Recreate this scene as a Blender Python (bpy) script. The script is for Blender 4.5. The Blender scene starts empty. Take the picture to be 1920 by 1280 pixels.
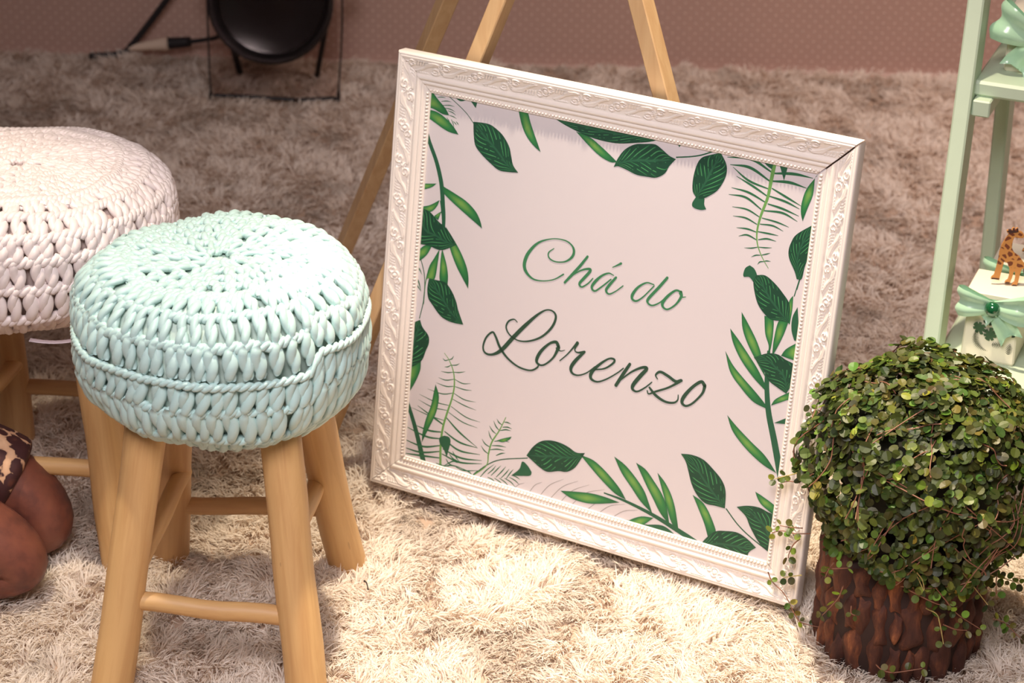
import bpy, math, random
import numpy as np
from mathutils import Matrix, Vector
rng = np.random.default_rng(7)
random.seed(7)
SC = bpy.context.scene
COL = SC.collection

# ------------------------------------------------------------------ camera
cam_d = bpy.data.cameras.new('camera')
cam_d.sensor_width = 36.0
cam_d.lens = 77.223
cam_d.clip_end = 60
cam = bpy.data.objects.new('camera', cam_d)
COL.objects.link(cam)
cam.matrix_world = Matrix(((0.9996952, -0.02468824, 0.0, 0.0),
                           (0.01075394, 0.43545681, -0.90014539, 0.0),
                           (0.02222300, 0.89987102, 0.43558958, 1.64519762),
                           (0, 0, 0, 1)))
cam_d.dof.use_dof = True
cam_d.dof.focus_distance = 2.86
cam_d.dof.aperture_fstop = 6.5
SC.camera = cam

# ------------------------------------------------------------------ world, lamps, exposure
world = bpy.data.worlds.new('world')
SC.world = world
world.use_nodes = True
bg = world.node_tree.nodes['Background']
bg.inputs['Color'].default_value = (1.0, 0.69, 0.61, 1)
bg.inputs['Strength'].default_value = 0.12

def aim(o, target):
    d = Vector(target) - o.location
    o.rotation_euler = d.to_track_quat('-Z', 'Y').to_euler()

def lamp(name, kind, loc, target, power, color, **kw):
    d = bpy.data.lights.new(name, kind)
    d.energy = power
    d.color = color
    for k, v in kw.items():
        setattr(d, k, v)
    o = bpy.data.objects.new(name, d)
    COL.objects.link(o)
    o.location = loc
    aim(o, target)
    return o

SC.cycles.max_bounces = 14
SC.cycles.diffuse_bounces = 9
SC.cycles.transmission_bounces = 9
# warm ceiling spot over the sign, the soft room light in front, a dim one over the far right
lamp('ceiling_spot', 'SPOT', (0.08, 2.70, 3.05), (0.32, 2.36, 0.0), 720, (1.0, 0.83, 0.62),
     spot_size=math.radians(40), spot_blend=1.0, shadow_soft_size=0.05)
lamp('ceiling_spot', 'SPOT', (-1.0, 2.45, 3.0), (-0.90, 2.58, 0.0), 230, (1.0, 0.83, 0.62),
     spot_size=math.radians(26), spot_blend=0.6, shadow_soft_size=0.05)
lamp('room_light', 'AREA', (-0.3, 0.75, 2.35), (0.0, 2.45, 0.25), 16, (1.0, 0.905, 0.92), shape='DISK', size=1.1, spread=math.radians(88))
lamp('far_ceiling_light', 'AREA', (1.7, 3.9, 2.6), (1.25, 4.3, 0.0), 11, (1.0, 0.76, 0.66), shape='DISK', size=0.7, spread=math.radians(80))

SC.view_settings.view_transform = 'Standard'
SC.view_settings.look = 'None'
SC.view_settings.gamma = 1.0
SC.view_settings.use_curve_mapping = False
SC.view_settings.exposure = 0.0

# ------------------------------------------------------------------ helpers
def s2l(c):
    return tuple(((v / 255) / 12.92) if v / 255 <= 0.04045 else (((v / 255) + 0.055) / 1.055) ** 2.4 for v in c) + (1.0,)

class NT:
    """small node-tree helper"""
    def __init__(self, name):
        self.m = bpy.data.materials.new(name)
        self.m.use_nodes = True
        self.t = self.m.node_tree
        self.b = self.t.nodes['Principled BSDF']
    def n(self, kind, **kw):
        nd = self.t.nodes.new(kind)
        for k, v in kw.items():
            setattr(nd, k, v)
        return nd
    def l(self, a, b):
        self.t.links.new(a, b)
    def val(self, sock, v):
        if isinstance(v, bpy.types.NodeSocket):
            self.l(v, sock)
        else:
            sock.default_value = v
    def math(self, op, a, b=0.0, c=None):
        nd = self.n('ShaderNodeMath', operation=op)
        self.val(nd.inputs[0], a)
        self.val(nd.inputs[1], b)
        if c is not None:
            self.val(nd.inputs[2], c)
        return nd.outputs[0]
    def mix(self, f, a, b):
        nd = self.n('ShaderNodeMix', data_type='RGBA')
        self.val(nd.inputs[0], f)
        self.val(nd.inputs[6], a)
        self.val(nd.inputs[7], b)
        return nd.outputs[2]
    def ramp(self, f, stops):
        nd = self.n('ShaderNodeValToRGB')
        e = nd.color_ramp.elements
        while len(e) < len(stops):
            e.new(0.5)
        for i, (p, c) in enumerate(stops):
            e[i].position = p
            e[i].color = c
        self.val(nd.inputs[0], f)
        return nd.outputs[0]
    def coord(self, which='Object', scale=(1, 1, 1), rot=(0, 0, 0)):
        tc = self.n('ShaderNodeTexCoord')
        mp = self.n('ShaderNodeMapping')
        mp.inputs['Scale'].default_value = scale
        mp.inputs['Rotation'].default_value = rot
        self.l(tc.outputs[which], mp.inputs['Vector'])
        return mp.outputs[0]
    def noise(self, vec, scale, detail=4, rough=0.55, dist=0.0):
        nd = self.n('ShaderNodeTexNoise')
        nd.inputs['Scale'].default_value = scale
        nd.inputs['Detail'].default_value = detail
        nd.inputs['Roughness'].default_value = rough
        nd.inputs['Distortion'].default_value = dist
        self.l(vec, nd.inputs['Vector'])
        return nd.outputs['Fac']
    def bump(self, h, strength=0.3, dist=0.002):
        nd = self.n('ShaderNodeBump')
        nd.inputs['Strength'].default_value = strength
        nd.inputs['Distance'].default_value = dist
        self.l(h, nd.inputs['Height'])
        self.l(nd.outputs[0], self.b.inputs['Normal'])
    def set(self, **kw):
        for k, v in kw.items():
            self.val(self.b.inputs[k.replace('_', ' ')], v)
        return self.m

def plain(name, rgb, rough=0.6, var=0.08, scale=30.0, bump=0.0, bdist=0.001, **kw):
    """principled material with a little procedural mottling"""
    t = NT(name)
    c = s2l(rgb)
    v = t.coord('Object')
    f = t.noise(v, scale)
    lo = tuple(x * (1 - var) for x in c[:3]) + (1,)
    hi = tuple(min(1, x * (1 + var)) for x in c[:3]) + (1,)
    t.set(Base_Color=t.mix(f, lo, hi), Roughness=rough, **kw)
    if bump:
        t.bump(t.noise(v, scale * 3), bump, bdist)
    return t.m

def npmesh(name, V, faces, mat, parent=None, smooth=True, attr=None, uv=None):
    """faces: list of (n,3)/(n,4) int arrays; attr: {name: (nverts,4) colours}; uv: (nverts,2)"""
    V = np.asarray(V, dtype=np.float32).reshape(-1, 3)
    faces = [np.asarray(f, dtype=np.int32) for f in (faces if isinstance(faces, list) else [faces]) if len(f)]
    me = bpy.data.meshes.new(name)
    me.vertices.add(len(V))
    me.vertices.foreach_set('co', V.ravel())
    loops = np.concatenate([f.ravel() for f in faces])
    tot = np.concatenate([np.full(len(f), f.shape[1], dtype=np.int32) for f in faces])
    start = np.concatenate([[0], np.cumsum(tot)[:-1]]).astype(np.int32)
    me.loops.add(len(loops))
    me.loops.foreach_set('vertex_index', loops)
    me.polygons.add(len(tot))
    me.polygons.foreach_set('loop_start', start)
    me.polygons.foreach_set('loop_total', tot)
    me.polygons.foreach_set('use_smooth', np.full(len(tot), bool(smooth)))
    me.update(calc_edges=True)
    if attr:
        for k, a in attr.items():
            ca = me.color_attributes.new(k, 'FLOAT_COLOR', 'POINT')
            ca.data.foreach_set('color', np.asarray(a, dtype=np.float32).ravel())
    if uv is not None:
        ul = me.uv_layers.new(name='UVMap')
        ul.data.foreach_set('uv', np.asarray(uv, dtype=np.float32)[loops].ravel())
    me.materials.append(mat)
    return link(name, me, parent)

def link(name, me, parent=None):
    o = bpy.data.objects.new(name, me)
    COL.objects.link(o)
    if parent is not None:
        o.parent = parent
    return o

def tag(o, label=None, cat=None, group=None, kind=None):
    if label: o['label'] = label
    if cat: o['category'] = cat
    if group: o['group'] = group
    if kind: o['kind'] = kind
    return o

def empty(name, loc, rotz=0.0):
    o = bpy.data.objects.new(name, None)
    COL.objects.link(o)
    o.location = loc
    o.rotation_euler = (0, 0, rotz)
    o.empty_display_size = 0.05
    return o

class Geo:
    """collects numpy pieces into one mesh"""
    def __init__(self):
        self.V, self.T, self.Q, self.n, self.U, self.A = [], [], [], 0, [], []
    def add(self, V, quads=None, tris=None, uv=None, col=None):
        V = np.asarray(V, dtype=float).reshape(-1, 3)
        if quads is not None and len(quads): self.Q.append(np.asarray(quads) + self.n)
        if tris is not None and len(tris): self.T.append(np.asarray(tris) + self.n)
        self.V.append(V)
        self.U.append(np.zeros((len(V), 2)) if uv is None else np.asarray(uv).reshape(-1, 2))
        self.A.append(np.ones((len(V), 4)) if col is None else np.broadcast_to(np.asarray(col, dtype=float), (len(V), 4)))
        self.n += len(V)
    def build(self, name, mat, parent=None, smooth=True, uv=False, attr=False):
        f = []
        if self.Q: f.append(np.concatenate(self.Q))
        if self.T: f.append(np.concatenate(self.T))
        return npmesh(name, np.concatenate(self.V), f, mat, parent, smooth,
                      {'Col': np.concatenate(self.A)} if attr else None,
                      np.concatenate(self.U) if uv else None)

def grid_faces(nu, nv, close_u=False, close_v=False, flip=False):
    iu = np.arange(nu if close_u else nu - 1)
    iv = np.arange(nv if close_v else nv - 1)
    a, b = np.meshgrid(iu, iv, indexing='ij')
    a, b = a.ravel(), b.ravel()
    a1, b1 = (a + 1) % nu, (b + 1) % nv
    q = np.stack([a * nv + b, a1 * nv + b, a1 * nv + b1, a * nv + b1], 1)
    return q[:, ::-1] if flip else q

def norm(v):
    return v / np.maximum(np.linalg.norm(v, axis=-1, keepdims=True), 1e-12)

def tubes(geo, C, rad, N=None, sides=7, flat=1.0, closed=False, col=None):
    """C: (M,P,3) centre lines; rad: broadcast to (M,P); N: normals steering the flattening"""
    C = np.asarray(C, dtype=float)
    if C.ndim == 2: C = C[None]
    M, P, _ = C.shape
    rad = np.broadcast_to(np.asarray(rad, dtype=float), (M, P))
    if closed:
        T = norm(np.roll(C, -1, 1) - np.roll(C, 1, 1))
    else:
        T = norm(np.gradient(C, axis=1))
    if N is None:
        ref = np.where(np.abs(T[:, :1, 2:3]) > 0.9, np.array([1.0, 0, 0]), np.array([0, 0, 1.0]))
        N = np.broadcast_to(ref, C.shape)
    N = norm(N - T * np.sum(N * T, -1, keepdims=True))
    B = np.cross(T, N)
    a = np.linspace(0, 2 * np.pi, sides, endpoint=False)
    ring = C[:, :, None] + rad[:, :, None, None] * (flat * np.cos(a)[None, None, :, None] * N[:, :, None] + np.sin(a)[None, None, :, None] * B[:, :, None])
    f = grid_faces(P, sides, close_u=closed, close_v=True)
    F = (f[None] + (np.arange(M) * P * sides)[:, None, None]).reshape(-1, 4)
    V = ring.reshape(-1, 3)
    tris = None
    if not closed:
        c0 = V.shape[0]
        V = np.concatenate([V, C[:, 0], C[:, -1]])
        k = np.arange(sides)
        t = []
        base = (np.arange(M) * P * sides)[:, None]
        t0 = np.stack([np.broadcast_to(c0 + np.arange(M)[:, None], (M, sides)), base + (k + 1) % sides, base + k], -1)
        last = base + (P - 1) * sides
        t1 = np.stack([np.broadcast_to(c0 + M + np.arange(M)[:, None], (M, sides)), last + k, last + (k + 1) % sides], -1)
        tris = np.concatenate([t0.reshape(-1, 3), t1.reshape(-1, 3)])
    geo.add(V, F, tris, col=col)

def spline(pts, n):
    """Catmull-Rom resample through pts (k,d)"""
    p = np.asarray(pts, dtype=float)
    if len(p) == 2:
        return p[0] + (p[1] - p[0]) * np.linspace(0, 1, n)[:, None]
    q = np.concatenate([2 * p[:1] - p[1:2], p, 2 * p[-1:] - p[-2:-1]])
    u = np.linspace(0, len(p) - 1 - 1e-9, n)
    i = u.astype(int)
    t = (u - i)[:, None]
    p0, p1, p2, p3 = q[i], q[i + 1], q[i + 2], q[i + 3]
    return 0.5 * (2 * p1 + (p2 - p0) * t + (2 * p0 - 5 * p1 + 4 * p2 - p3) * t ** 2 + (3 * p1 - p0 - 3 * p2 + p3) * t ** 3)

def box(geo, lo, hi, bev=0.0015, M=None):
    """bevelled box from two corners, optional 4x4 matrix"""
    lo, hi = np.asarray(lo, float), np.asarray(hi, float)
    c, h = (lo + hi) / 2, (hi - lo) / 2
    b = min(bev, h.min() * 0.45)
    V, ids = [], {}
    for sx in (-1, 1):
        for sy in (-1, 1):
            for sz in (-1, 1):
                for ax in range(3):
                    s = np.array([sx, sy, sz])
                    v = s * (h - b)
                    v[ax] = s[ax] * h[ax]
                    ids[(sx, sy, sz, ax)] = len(V)
                    V.append(c + v)
    quads, tris = [], []
    for ax in range(3):
        o1, o2 = (ax + 1) % 3, (ax + 2) % 3
        for s in (-1, 1):
            q = []
            for a, d in ((-1, -1), (1, -1), (1, 1), (-1, 1)):
                k = [0, 0, 0]
                k[ax], k[o1], k[o2] = s, a, d
                q.append(ids[tuple(k) + (ax,)])
            quads.append(q if s > 0 else q[::-1])
        for a in (-1, 1):       # bevels along axis ax
            for d in (-1, 1):
                k0, k1 = [0, 0, 0], [0, 0, 0]
                k0[ax], k1[ax] = -1, 1
                for k in (k0, k1):
                    k[o1], k[o2] = a, d
                q = [ids[tuple(k0) + (o1,)], ids[tuple(k1) + (o1,)], ids[tuple(k1) + (o2,)], ids[tuple(k0) + (o2,)]]
                quads.append(q if a * d < 0 else q[::-1])
    for sx in (-1, 1):
        for sy in (-1, 1):
            for sz in (-1, 1):
                t = [ids[(sx, sy, sz, i)] for i in range(3)]
                tris.append(t if sx * sy * sz > 0 else t[::-1])
    V = np.array(V)
    if M is not None:
        M = np.asarray(M)
        V = V @ M[:3, :3].T + M[:3, 3]
    geo.add(V, quads, tris)

def beam(geo, p0, p1, width, depth, side, bev=0.002):
    """rectangular bar from p0 to p1; 'side' roughly gives the width direction"""
    p0, p1, side = (np.asarray(v, float) for v in (p0, p1, side))
    z = norm(p1 - p0)
    x = norm(side - z * (side @ z))
    y = np.cross(z, x)
    M = np.eye(4)
    M[:3, 0], M[:3, 1], M[:3, 2], M[:3, 3] = x, y, z, p0
    box(geo, (-width / 2, -depth / 2, 0), (width / 2, depth / 2, np.linalg.norm(p1 - p0)), bev, M)

def lathe(geo, prof, seg=32, M=None, close=False):
    prof = np.asarray(prof, float)
    a = np.linspace(0, 2 * np.pi, seg, endpoint=False)
    V = np.stack([prof[:, 0, None] * np.cos(a), prof[:, 0, None] * np.sin(a), np.broadcast_to(prof[:, 1, None], (len(prof), seg))], -1).reshape(-1, 3)
    if M is not None:
        M = np.asarray(M)
        V = V @ M[:3, :3].T + M[:3, 3]
    geo.add(V, grid_faces(len(prof), seg, close_v=True, flip=True))

def vnoise(x, y, scale, seed):
    """smooth 2-D value noise in [0,1], vectorised"""
    r = np.random.default_rng(seed).random((64, 64))
    u, v = np.asarray(x) / scale, np.asarray(y) / scale
    i, j = np.floor(u).astype(int), np.floor(v).astype(int)
    fu, fv = u - i, v - j
    fu, fv = fu * fu * (3 - 2 * fu), fv * fv * (3 - 2 * fv)
    g = lambda a, b: r[a % 64, b % 64]
    return (g(i, j) * (1 - fu) + g(i + 1, j) * fu) * (1 - fv) + (g(i, j + 1) * (1 - fu) + g(i + 1, j + 1) * fu) * fv

def rotz(a):
    c, s = math.cos(a), math.sin(a)
    return np.array([[c, -s, 0, 0], [s, c, 0, 0], [0, 0, 1, 0], [0, 0, 0, 1.0]])

# ------------------------------------------------------------------ materials
def wood(name, rgb, dark, axis_scale=(30, 30, 2.2), knots=0.25, rough=0.5):
    t = NT(name)
    v = t.coord('Object', axis_scale)
    g = t.noise(v, 2.2, 6, 0.6, 0.8)
    big = t.noise(t.coord('Object', (6, 6, 3)), 1.6, 3)
    spots = t.math('GREATER_THAN', t.noise(t.coord('Object', (60, 60, 14)), 1.1, 2), 0.74)
    c = t.ramp(g, [(0.25, s2l(dark)), (0.62, s2l(rgb))])
    c = t.mix(t.math('MULTIPLY', big, 0.35), c, s2l(tuple(x * 0.86 for x in rgb)))
    c = t.mix(t.math('MULTIPLY', spots, knots), c, s2l(tuple(x * 0.55 for x in dark)))
    t.set(Base_Color=c, Roughness=rough)
    t.bump(g, 0.15, 0.001)
    return t.m

M_leg = wood('peeled_pole_wood', (214, 174, 118), (190, 144, 92))
M_leg_dark = wood('peeled_pole_wood_darker', (206, 166, 118), (180, 136, 92))
M_pine = wood('easel_pine', (214, 180, 134), (192, 150, 106), (26, 26, 1.6), 0.2, 0.45)

def yarn_mat(name, rgb):
    t = NT(name)
    v = t.coord('Object')
    f = t.noise(v, 90, 3)
    g = t.noise(v, 9, 3)
    c = t.mix(f, s2l(tuple(x * 0.96 for x in rgb)), s2l(rgb))
    c = t.mix(t.math('MULTIPLY', g, 0.25), c, s2l(tuple(x * 0.95 for x in rgb)))
    t.set(Base_Color=c, Roughness=0.42, Sheen_Weight=0.15)
    t.bump(t.noise(t.coord('Object', (260, 260, 260)), 1.0, 2), 0.12, 0.001)
    return t.m
M_mint_yarn = yarn_mat('mint_tshirt_yarn', (188, 220, 217))
M_white_yarn = yarn_mat('white_tshirt_yarn', (244, 234, 232))
M_mint_lining = plain('mint_lining', (186, 205, 196), 0.8)
M_white_lining = plain('white_lining', (190, 172, 166), 0.8)
M_frame = plain('cream_frame_lacquer', (238, 230, 222), 0.32, 0.03, 14)
M_backing = plain('backing_board_grey', (110, 92, 84), 0.8)
M_paper = plain('print_paper', (211, 205, 209), 0.42, 0.012, 5)
M_green_paint = plain('sage_green_paint', (196, 214, 190), 0.45, 0.03, 40, 0.12, 0.0008)
# ------------------------------------------------------------------ setting
WALL_Y = 4.95
g = Geo(); box(g, (-3.2, -0.6, -0.12), (3.2, WALL_Y + 0.1, -0.022), 0.001)
M_floor = plain('pale_floor_tile', (206, 184, 174), 0.35, 0.05, 3)
tag(g.build('floor', M_floor, smooth=False), 'pale smooth floor under the shag rug', kind='structure')

t = NT('dotted_wallpaper')
tc = t.n('ShaderNodeTexCoord')
sp = t.n('ShaderNodeSeparateXYZ'); t.l(tc.outputs['Object'], sp.inputs[0])
PX, PZ = 0.0265, 0.0245
def dots(ox, oz):
    fx = t.math('SUBTRACT', t.math('FRACT', t.math('ADD', t.math('DIVIDE', sp.outputs[0], PX), ox)), 0.5)
    fz = t.math('SUBTRACT', t.math('FRACT', t.math('ADD', t.math('DIVIDE', sp.outputs[2], PZ), oz)), 0.5)
    dx, dz = t.math('MULTIPLY', fx, PX), t.math('MULTIPLY', fz, PZ)
    d = t.math('SQRT', t.math('ADD', t.math('MULTIPLY', dx, dx), t.math('MULTIPLY', dz, dz)))
    mr = t.n('ShaderNodeMapRange', interpolation_type='SMOOTHSTEP')
    t.val(mr.inputs[0], d)
    for i, v in enumerate((0.0012, 0.0034, 1.0, 0.0)): mr.inputs[i + 1].default_value = v
    return mr.outputs[0]
h = t.math('MAXIMUM', dots(0, 0), dots(0.5, 0.5))
n1 = t.noise(t.coord('Object'), 1.3, 3)
base = t.mix(n1, s2l((186, 154, 142)), s2l((198, 166, 152)))
t.set(Base_Color=t.mix(h, base, s2l((230, 204, 190))), Roughness=0.62)
t.bump(h, 0.6, 0.002)
g = Geo(); box(g, (-3.2, WALL_Y, -0.12), (3.2, WALL_Y + 0.1, 2.9), 0.001)
tag(g.build('wall_back', t.m, smooth=False), 'brown wallpaper with a lattice of small pale raised dots', kind='structure')

# ------------------------------------------------------------------ shag rug
def rug_edge(x):
    return 4.93 - 0.028 * vnoise(x, x * 0 + 3.3, 0.35, 5) - 0.035 * np.clip((x - 0.55) / 0.5, 0, 1) * (0.5 + 0.5 * np.sin(x * 9))
xs = np.linspace(-1.75, 1.55, 90); ys = np.linspace(0, 1, 60)
X, Yv = np.meshgrid(xs, ys, indexing='ij')
Yg = 1.95 + (rug_edge(X) - 1.95) * Yv
Zg = -0.0165 + 0.002 * vnoise(X, Yg, 0.12, 8)
Vt = np.stack([X, Yg, Zg], -1).reshape(-1, 3)
Vb = Vt.copy(); Vb[:, 2] = -0.0215
nf = grid_faces(90, 60)
idx = np.arange(90 * 60).reshape(90, 60)
rim = np.concatenate([idx[0, :], idx[1:, -1], idx[-1, -2::-1], idx[-2:0:-1, 0]])
k = len(Vt)
side = np.stack([rim, rim + k, np.roll(rim, -1) + k, np.roll(rim, -1)], 1)
M_rugbase = plain('rug_backing', (176, 154, 136), 0.95, 0.12, 60)
rug = npmesh('shag_rug', np.concatenate([Vt, Vb]), [np.concatenate([nf, nf[:, ::-1] + k, side])], M_rugbase)
tag(rug, 'cream long pile shag rug covering the floor up to the wall', 'rug')

t = NT('rug_pile_fibre')
at = t.n('ShaderNodeVertexColor', layer_name='Col')
t.set(Base_Color=at.outputs[0], Roughness=0.5, Sheen_Weight=0.25)
tl = t.n('ShaderNodeBsdfTranslucent'); t.l(at.outputs[0], tl.inputs['Color'])
mx = t.n('ShaderNodeMixShader'); mx.inputs[0].default_value = 0.42
t.l(t.b.outputs[0], mx.inputs[1]); t.l(tl.outputs[0], mx.inputs[2])
t.l(mx.outputs[0], t.t.nodes['Material Output'].inputs['Surface'])
M_pile = t.m

def pile():
    # tuft roots: denser near the front where single strands can be told apart
    V, T, Q, CC, n0 = [], [], [], [], 0
    for (y0, y1, tuft, per) in ((2.18, 2.85, 0.0125, 18), (2.85, 3.6, 0.015, 16), (3.6, 4.92, 0.02, 14)):
        xw = 0.30 + 0.235 * y1
        nx, ny = int(2 * xw / tuft), int((y1 - y0) / tuft)
        gx, gy = np.meshgrid((np.arange(nx) + 0.5) * tuft - xw, y0 + (np.arange(ny) + 0.5) * tuft, indexing='ij')
        gx = gx.ravel() + rng.normal(0, tuft * 0.35, gx.size)
        gy = gy.ravel() + rng.normal(0, tuft * 0.35, gy.size)
        ok = (gy < rug_edge(gx) - 0.005) & (gx > -1.74) & (gx < 1.54)
        gx, gy = gx[ok], gy[ok]
        # lie of the pile: broad swirls plus strong tuft-to-tuft variation
        ang = 3.0 * vnoise(gx, gy, 0.5, 11) + 7.0 * vnoise(gx, gy, 0.06, 12) + rng.normal(0, 0.7, gx.size)
        part = vnoise(gx, gy, 0.10, 13) * 0.6 + vnoise(gx + 3, gy, 0.045, 14) * 0.4
        hollow = np.clip((part - 0.56) / 0.16, 0, 1)            # places where the pile has parted
        n = gx.size
        rx = np.repeat(gx, per) + rng.normal(0, tuft * 0.33, n * per)
        ry = np.repeat(gy, per) + rng.normal(0, tuft * 0.33, n * per)
        a = np.repeat(ang, per) + rng.normal(0, 0.42, n * per)
        ho = np.repeat(hollow, per)
        L = rng.uniform(0.026, 0.042, n * per) * (1 - 0.42 * ho)
        up = np.clip(rng.normal(0.52, 0.15, n * per) - 0.12 * ho, 0.12, 0.9)
        hx, hy = np.cos(a), np.sin(a)
        w = rng.uniform(0.0007, 0.0012, n * per) * (1.0 if y1 < 3 else 1.3 if y1 < 4 else 1.9)
        px, py = -hy, hx
        roll = rng.uniform(-0.8, 0.8, n * per)
        z0 = -0.0165
        m = L * 0.55
        hm, ht = m * 0.62, L * 0.88 * np.sqrt(np.maximum(0.05, 1 - up ** 2))
        zm, zt = z0 + m * 0.72 * (0.5 + up), z0 + L * up * 0.92
        def pt(hd, z, s, f):
            return np.stack([rx + hx * hd + px * w * s * f * np.cos(roll), ry + hy * hd + py * w * s * f * np.cos(roll), z + w * s * f * np.sin(roll)], -1)
        P = np.stack([pt(0, z0, -1, .8), pt(0, z0, 1, .8), pt(hm, zm, -1, 1), pt(hm, zm, 1, 1), pt(ht, zt, 0, 0)], 1)
        b = n0 + np.arange(len(P)) * 5
        Q.append(np.stack([b, b + 1, b + 3, b + 2], 1)); T.append(np.stack([b + 2, b + 3, b + 4], 1))
        V.append(P.reshape(-1, 3)); n0 += len(P) * 5
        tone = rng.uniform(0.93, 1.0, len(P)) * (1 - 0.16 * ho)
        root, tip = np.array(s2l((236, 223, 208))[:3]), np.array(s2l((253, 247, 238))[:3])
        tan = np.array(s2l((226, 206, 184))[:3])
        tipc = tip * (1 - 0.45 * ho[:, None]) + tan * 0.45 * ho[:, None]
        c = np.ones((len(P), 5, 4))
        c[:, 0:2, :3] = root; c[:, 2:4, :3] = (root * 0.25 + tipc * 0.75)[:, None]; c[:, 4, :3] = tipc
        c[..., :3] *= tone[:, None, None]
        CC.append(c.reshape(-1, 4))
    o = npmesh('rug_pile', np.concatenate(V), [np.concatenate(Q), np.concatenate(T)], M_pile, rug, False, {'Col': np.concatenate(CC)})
    tag(o, kind='stuff')
pile()

# ------------------------------------------------------------------ crochet stools
def make_cover(stool, R, prof, zc, yarn, lining, N, seed, snug, rows, names=('crochet_cover', 'cushion')):
    r_ = np.random.default_rng(seed)
    ht, nt, hb, nb, dimple, seam_step = prof
    Rs, ht, hb = R - 0.0065, ht - 0.005, hb - 0.005
    ph = np.linspace(math.pi / 2, -math.pi / 2, 400)
    sn, cs = np.sin(ph), np.abs(np.cos(ph))
    pr = np.where(sn >= 0, Rs * cs ** (2 / nt), Rs * cs ** (2 / nb))
    pz = np.where(sn >= 0, ht * np.abs(sn) ** (2 / nt), -hb * np.abs(sn) ** (2 / nb))
    pz = pz - np.where(sn > 0, dimple * np.clip(1 - (pr / (0.8 * R)) ** 2, 0, 1), 0)
    s_of = np.concatenate([[0], np.cumsum(np.hypot(np.diff(pr), np.diff(pz)))])
    S = lambda deg: np.interp(-math.radians(deg), -ph, s_of)
    Sr = lambda r: np.interp(r * Rs / (Rs), pr[:200], s_of[:200])
    tr, tz = np.gradient(pr, s_of), np.gradient(pz, s_of)
    s_mid, s_lo, s_hi = S(0), Sr(0.62 * R), S(-48)
    def surf(th, s, off):
        if seam_step:                                    # rounds rise beyond the seam at the front right
            sm = (th + math.radians(50)) % (2 * math.pi)
            sm = np.clip(1 - sm / 2.6, 0, 1) * np.clip(sm / 0.10, 0, 1)
            win = np.where(s < s_mid, np.clip((s - s_lo) / (s_mid - s_lo), 0, 1), np.clip((s_hi - s) / (s_hi - s_mid), 0, 1))
            s = s - seam_step * sm * win
        r, z = np.interp(s, s_of, pr), np.interp(s, s_of, pz)
        a, b = np.interp(s, s_of, tr), np.interp(s, s_of, tz)
        nr, nz = -b, a                                  # outward normal of the profile
        L = np.hypot(nr, nz) + 1e-9
        nr, nz = nr / L, nz / L
        c, s_ = np.cos(th), np.sin(th)
        # gentle lumps so that the cushion is not a perfect solid of revolution
        lump = 0.0035 * np.sin(th * 3 + 1.1 + seed) * np.clip(r / R, 0, 1) + 0.002 * np.sin(th * 7 + s * 40 + seed)
        rr = r + nr * (off + lump)
        return np.stack([rr * c, rr * s_, zc + z + nz * (off + lump)], -1), np.stack([nr * c, nr * s_, nz + 0 * c], -1)
    G = Geo()
    def posts(sa, sb, cnt, width, turns, fat, lean=0.0, vee=0.0, off=0.0):
        th0 = (np.arange(cnt) + r_.normal(0, 0.13, cnt)) / cnt * 2 * math.pi + r_.uniform(0, 6)
        P = 11
        tt = np.linspace(0, 1, P)[None]
        smid = (sa + sb) / 2
        rmid = np.interp(smid, s_of, pr)
        pitch = 2 * math.pi * rmid / cnt
        rs = pitch * 0.25 * fat
        for kk in (0, 1):
            ps = r_.uniform(-0.5, 0.5, cnt)[:, None] + turns * 2 * math.pi * (tt - 0.5) + kk * math.pi + 0.4
            a = pitch * 0.25 * width * (1 + r_.normal(0, 0.08, (cnt, 1)))
            open_ = 1 + vee * (0.5 - tt) * 1.6
            du = a * np.cos(ps) * open_ + lean * pitch * (tt - 0.5) + r_.normal(0, 0.05, (cnt, 1)) * pitch
            dn = a * np.sin(ps) * 0.7 + rs * 0.35 + off
            s = sa + (sb - sa) * (tt * 1.24 - 0.12) + r_.normal(0, 0.0012, (cnt, 1))
            th = th0[:, None] + du / np.maximum(np.interp(s, s_of, pr), 0.012)
            C, Nn = surf(th, s, dn)
            rad = rs * (0.82 + 0.3 * np.sin(math.pi * np.clip(tt, 0.0, 1)) ** 0.8) * (1 + r_.normal(0, 0.07, (cnt, 1)))
            rad = rad * np.where((tt < 0.02) | (tt > 0.98), 0.55, 1.0)
            tubes(G, C, rad, Nn, sides=8, flat=0.82)
    def chain(s0, cnt, rad, amp, off, twist=1.0, wob=0.0008):
        P = cnt * 7
        th = np.linspace(0, 2 * math.pi, P, endpoint=False)
        w1 = np.interp(th, np.linspace(0, 2 * math.pi, cnt), r_.normal(0, wob, cnt))
        pk = np.interp(th, np.linspace(0, 2 * math.pi, cnt), 1 + r_.normal(0, 0.10, cnt))
        for kk in (0, 1):
            ps = th * cnt * twist + kk * math.pi
            C, Nn = surf(th, s0 + w1 + amp * np.cos(ps), off + amp * 0.8 * np.sin(ps))
            tubes(G, C[None], (rad * pk * (1 + 0.12 * np.cos(ps * 2)))[None], Nn[None], sides=8, flat=0.9, closed=True)
    rows(posts, chain, S, Sr, N)
    cv = G.build(names[0], yarn, stool)
    tag(cv, kind='stuff')
    g = Geo()
    k = 0.962
    p2 = np.stack([pr[::10] * k, zc + pz[::10] * k], 1)
    p2 = np.concatenate([p2, [[0.0, zc + pz[-1] * k]]])
    lathe(g, p2, 64)
    g.build(names[1], lining, stool)

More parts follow.
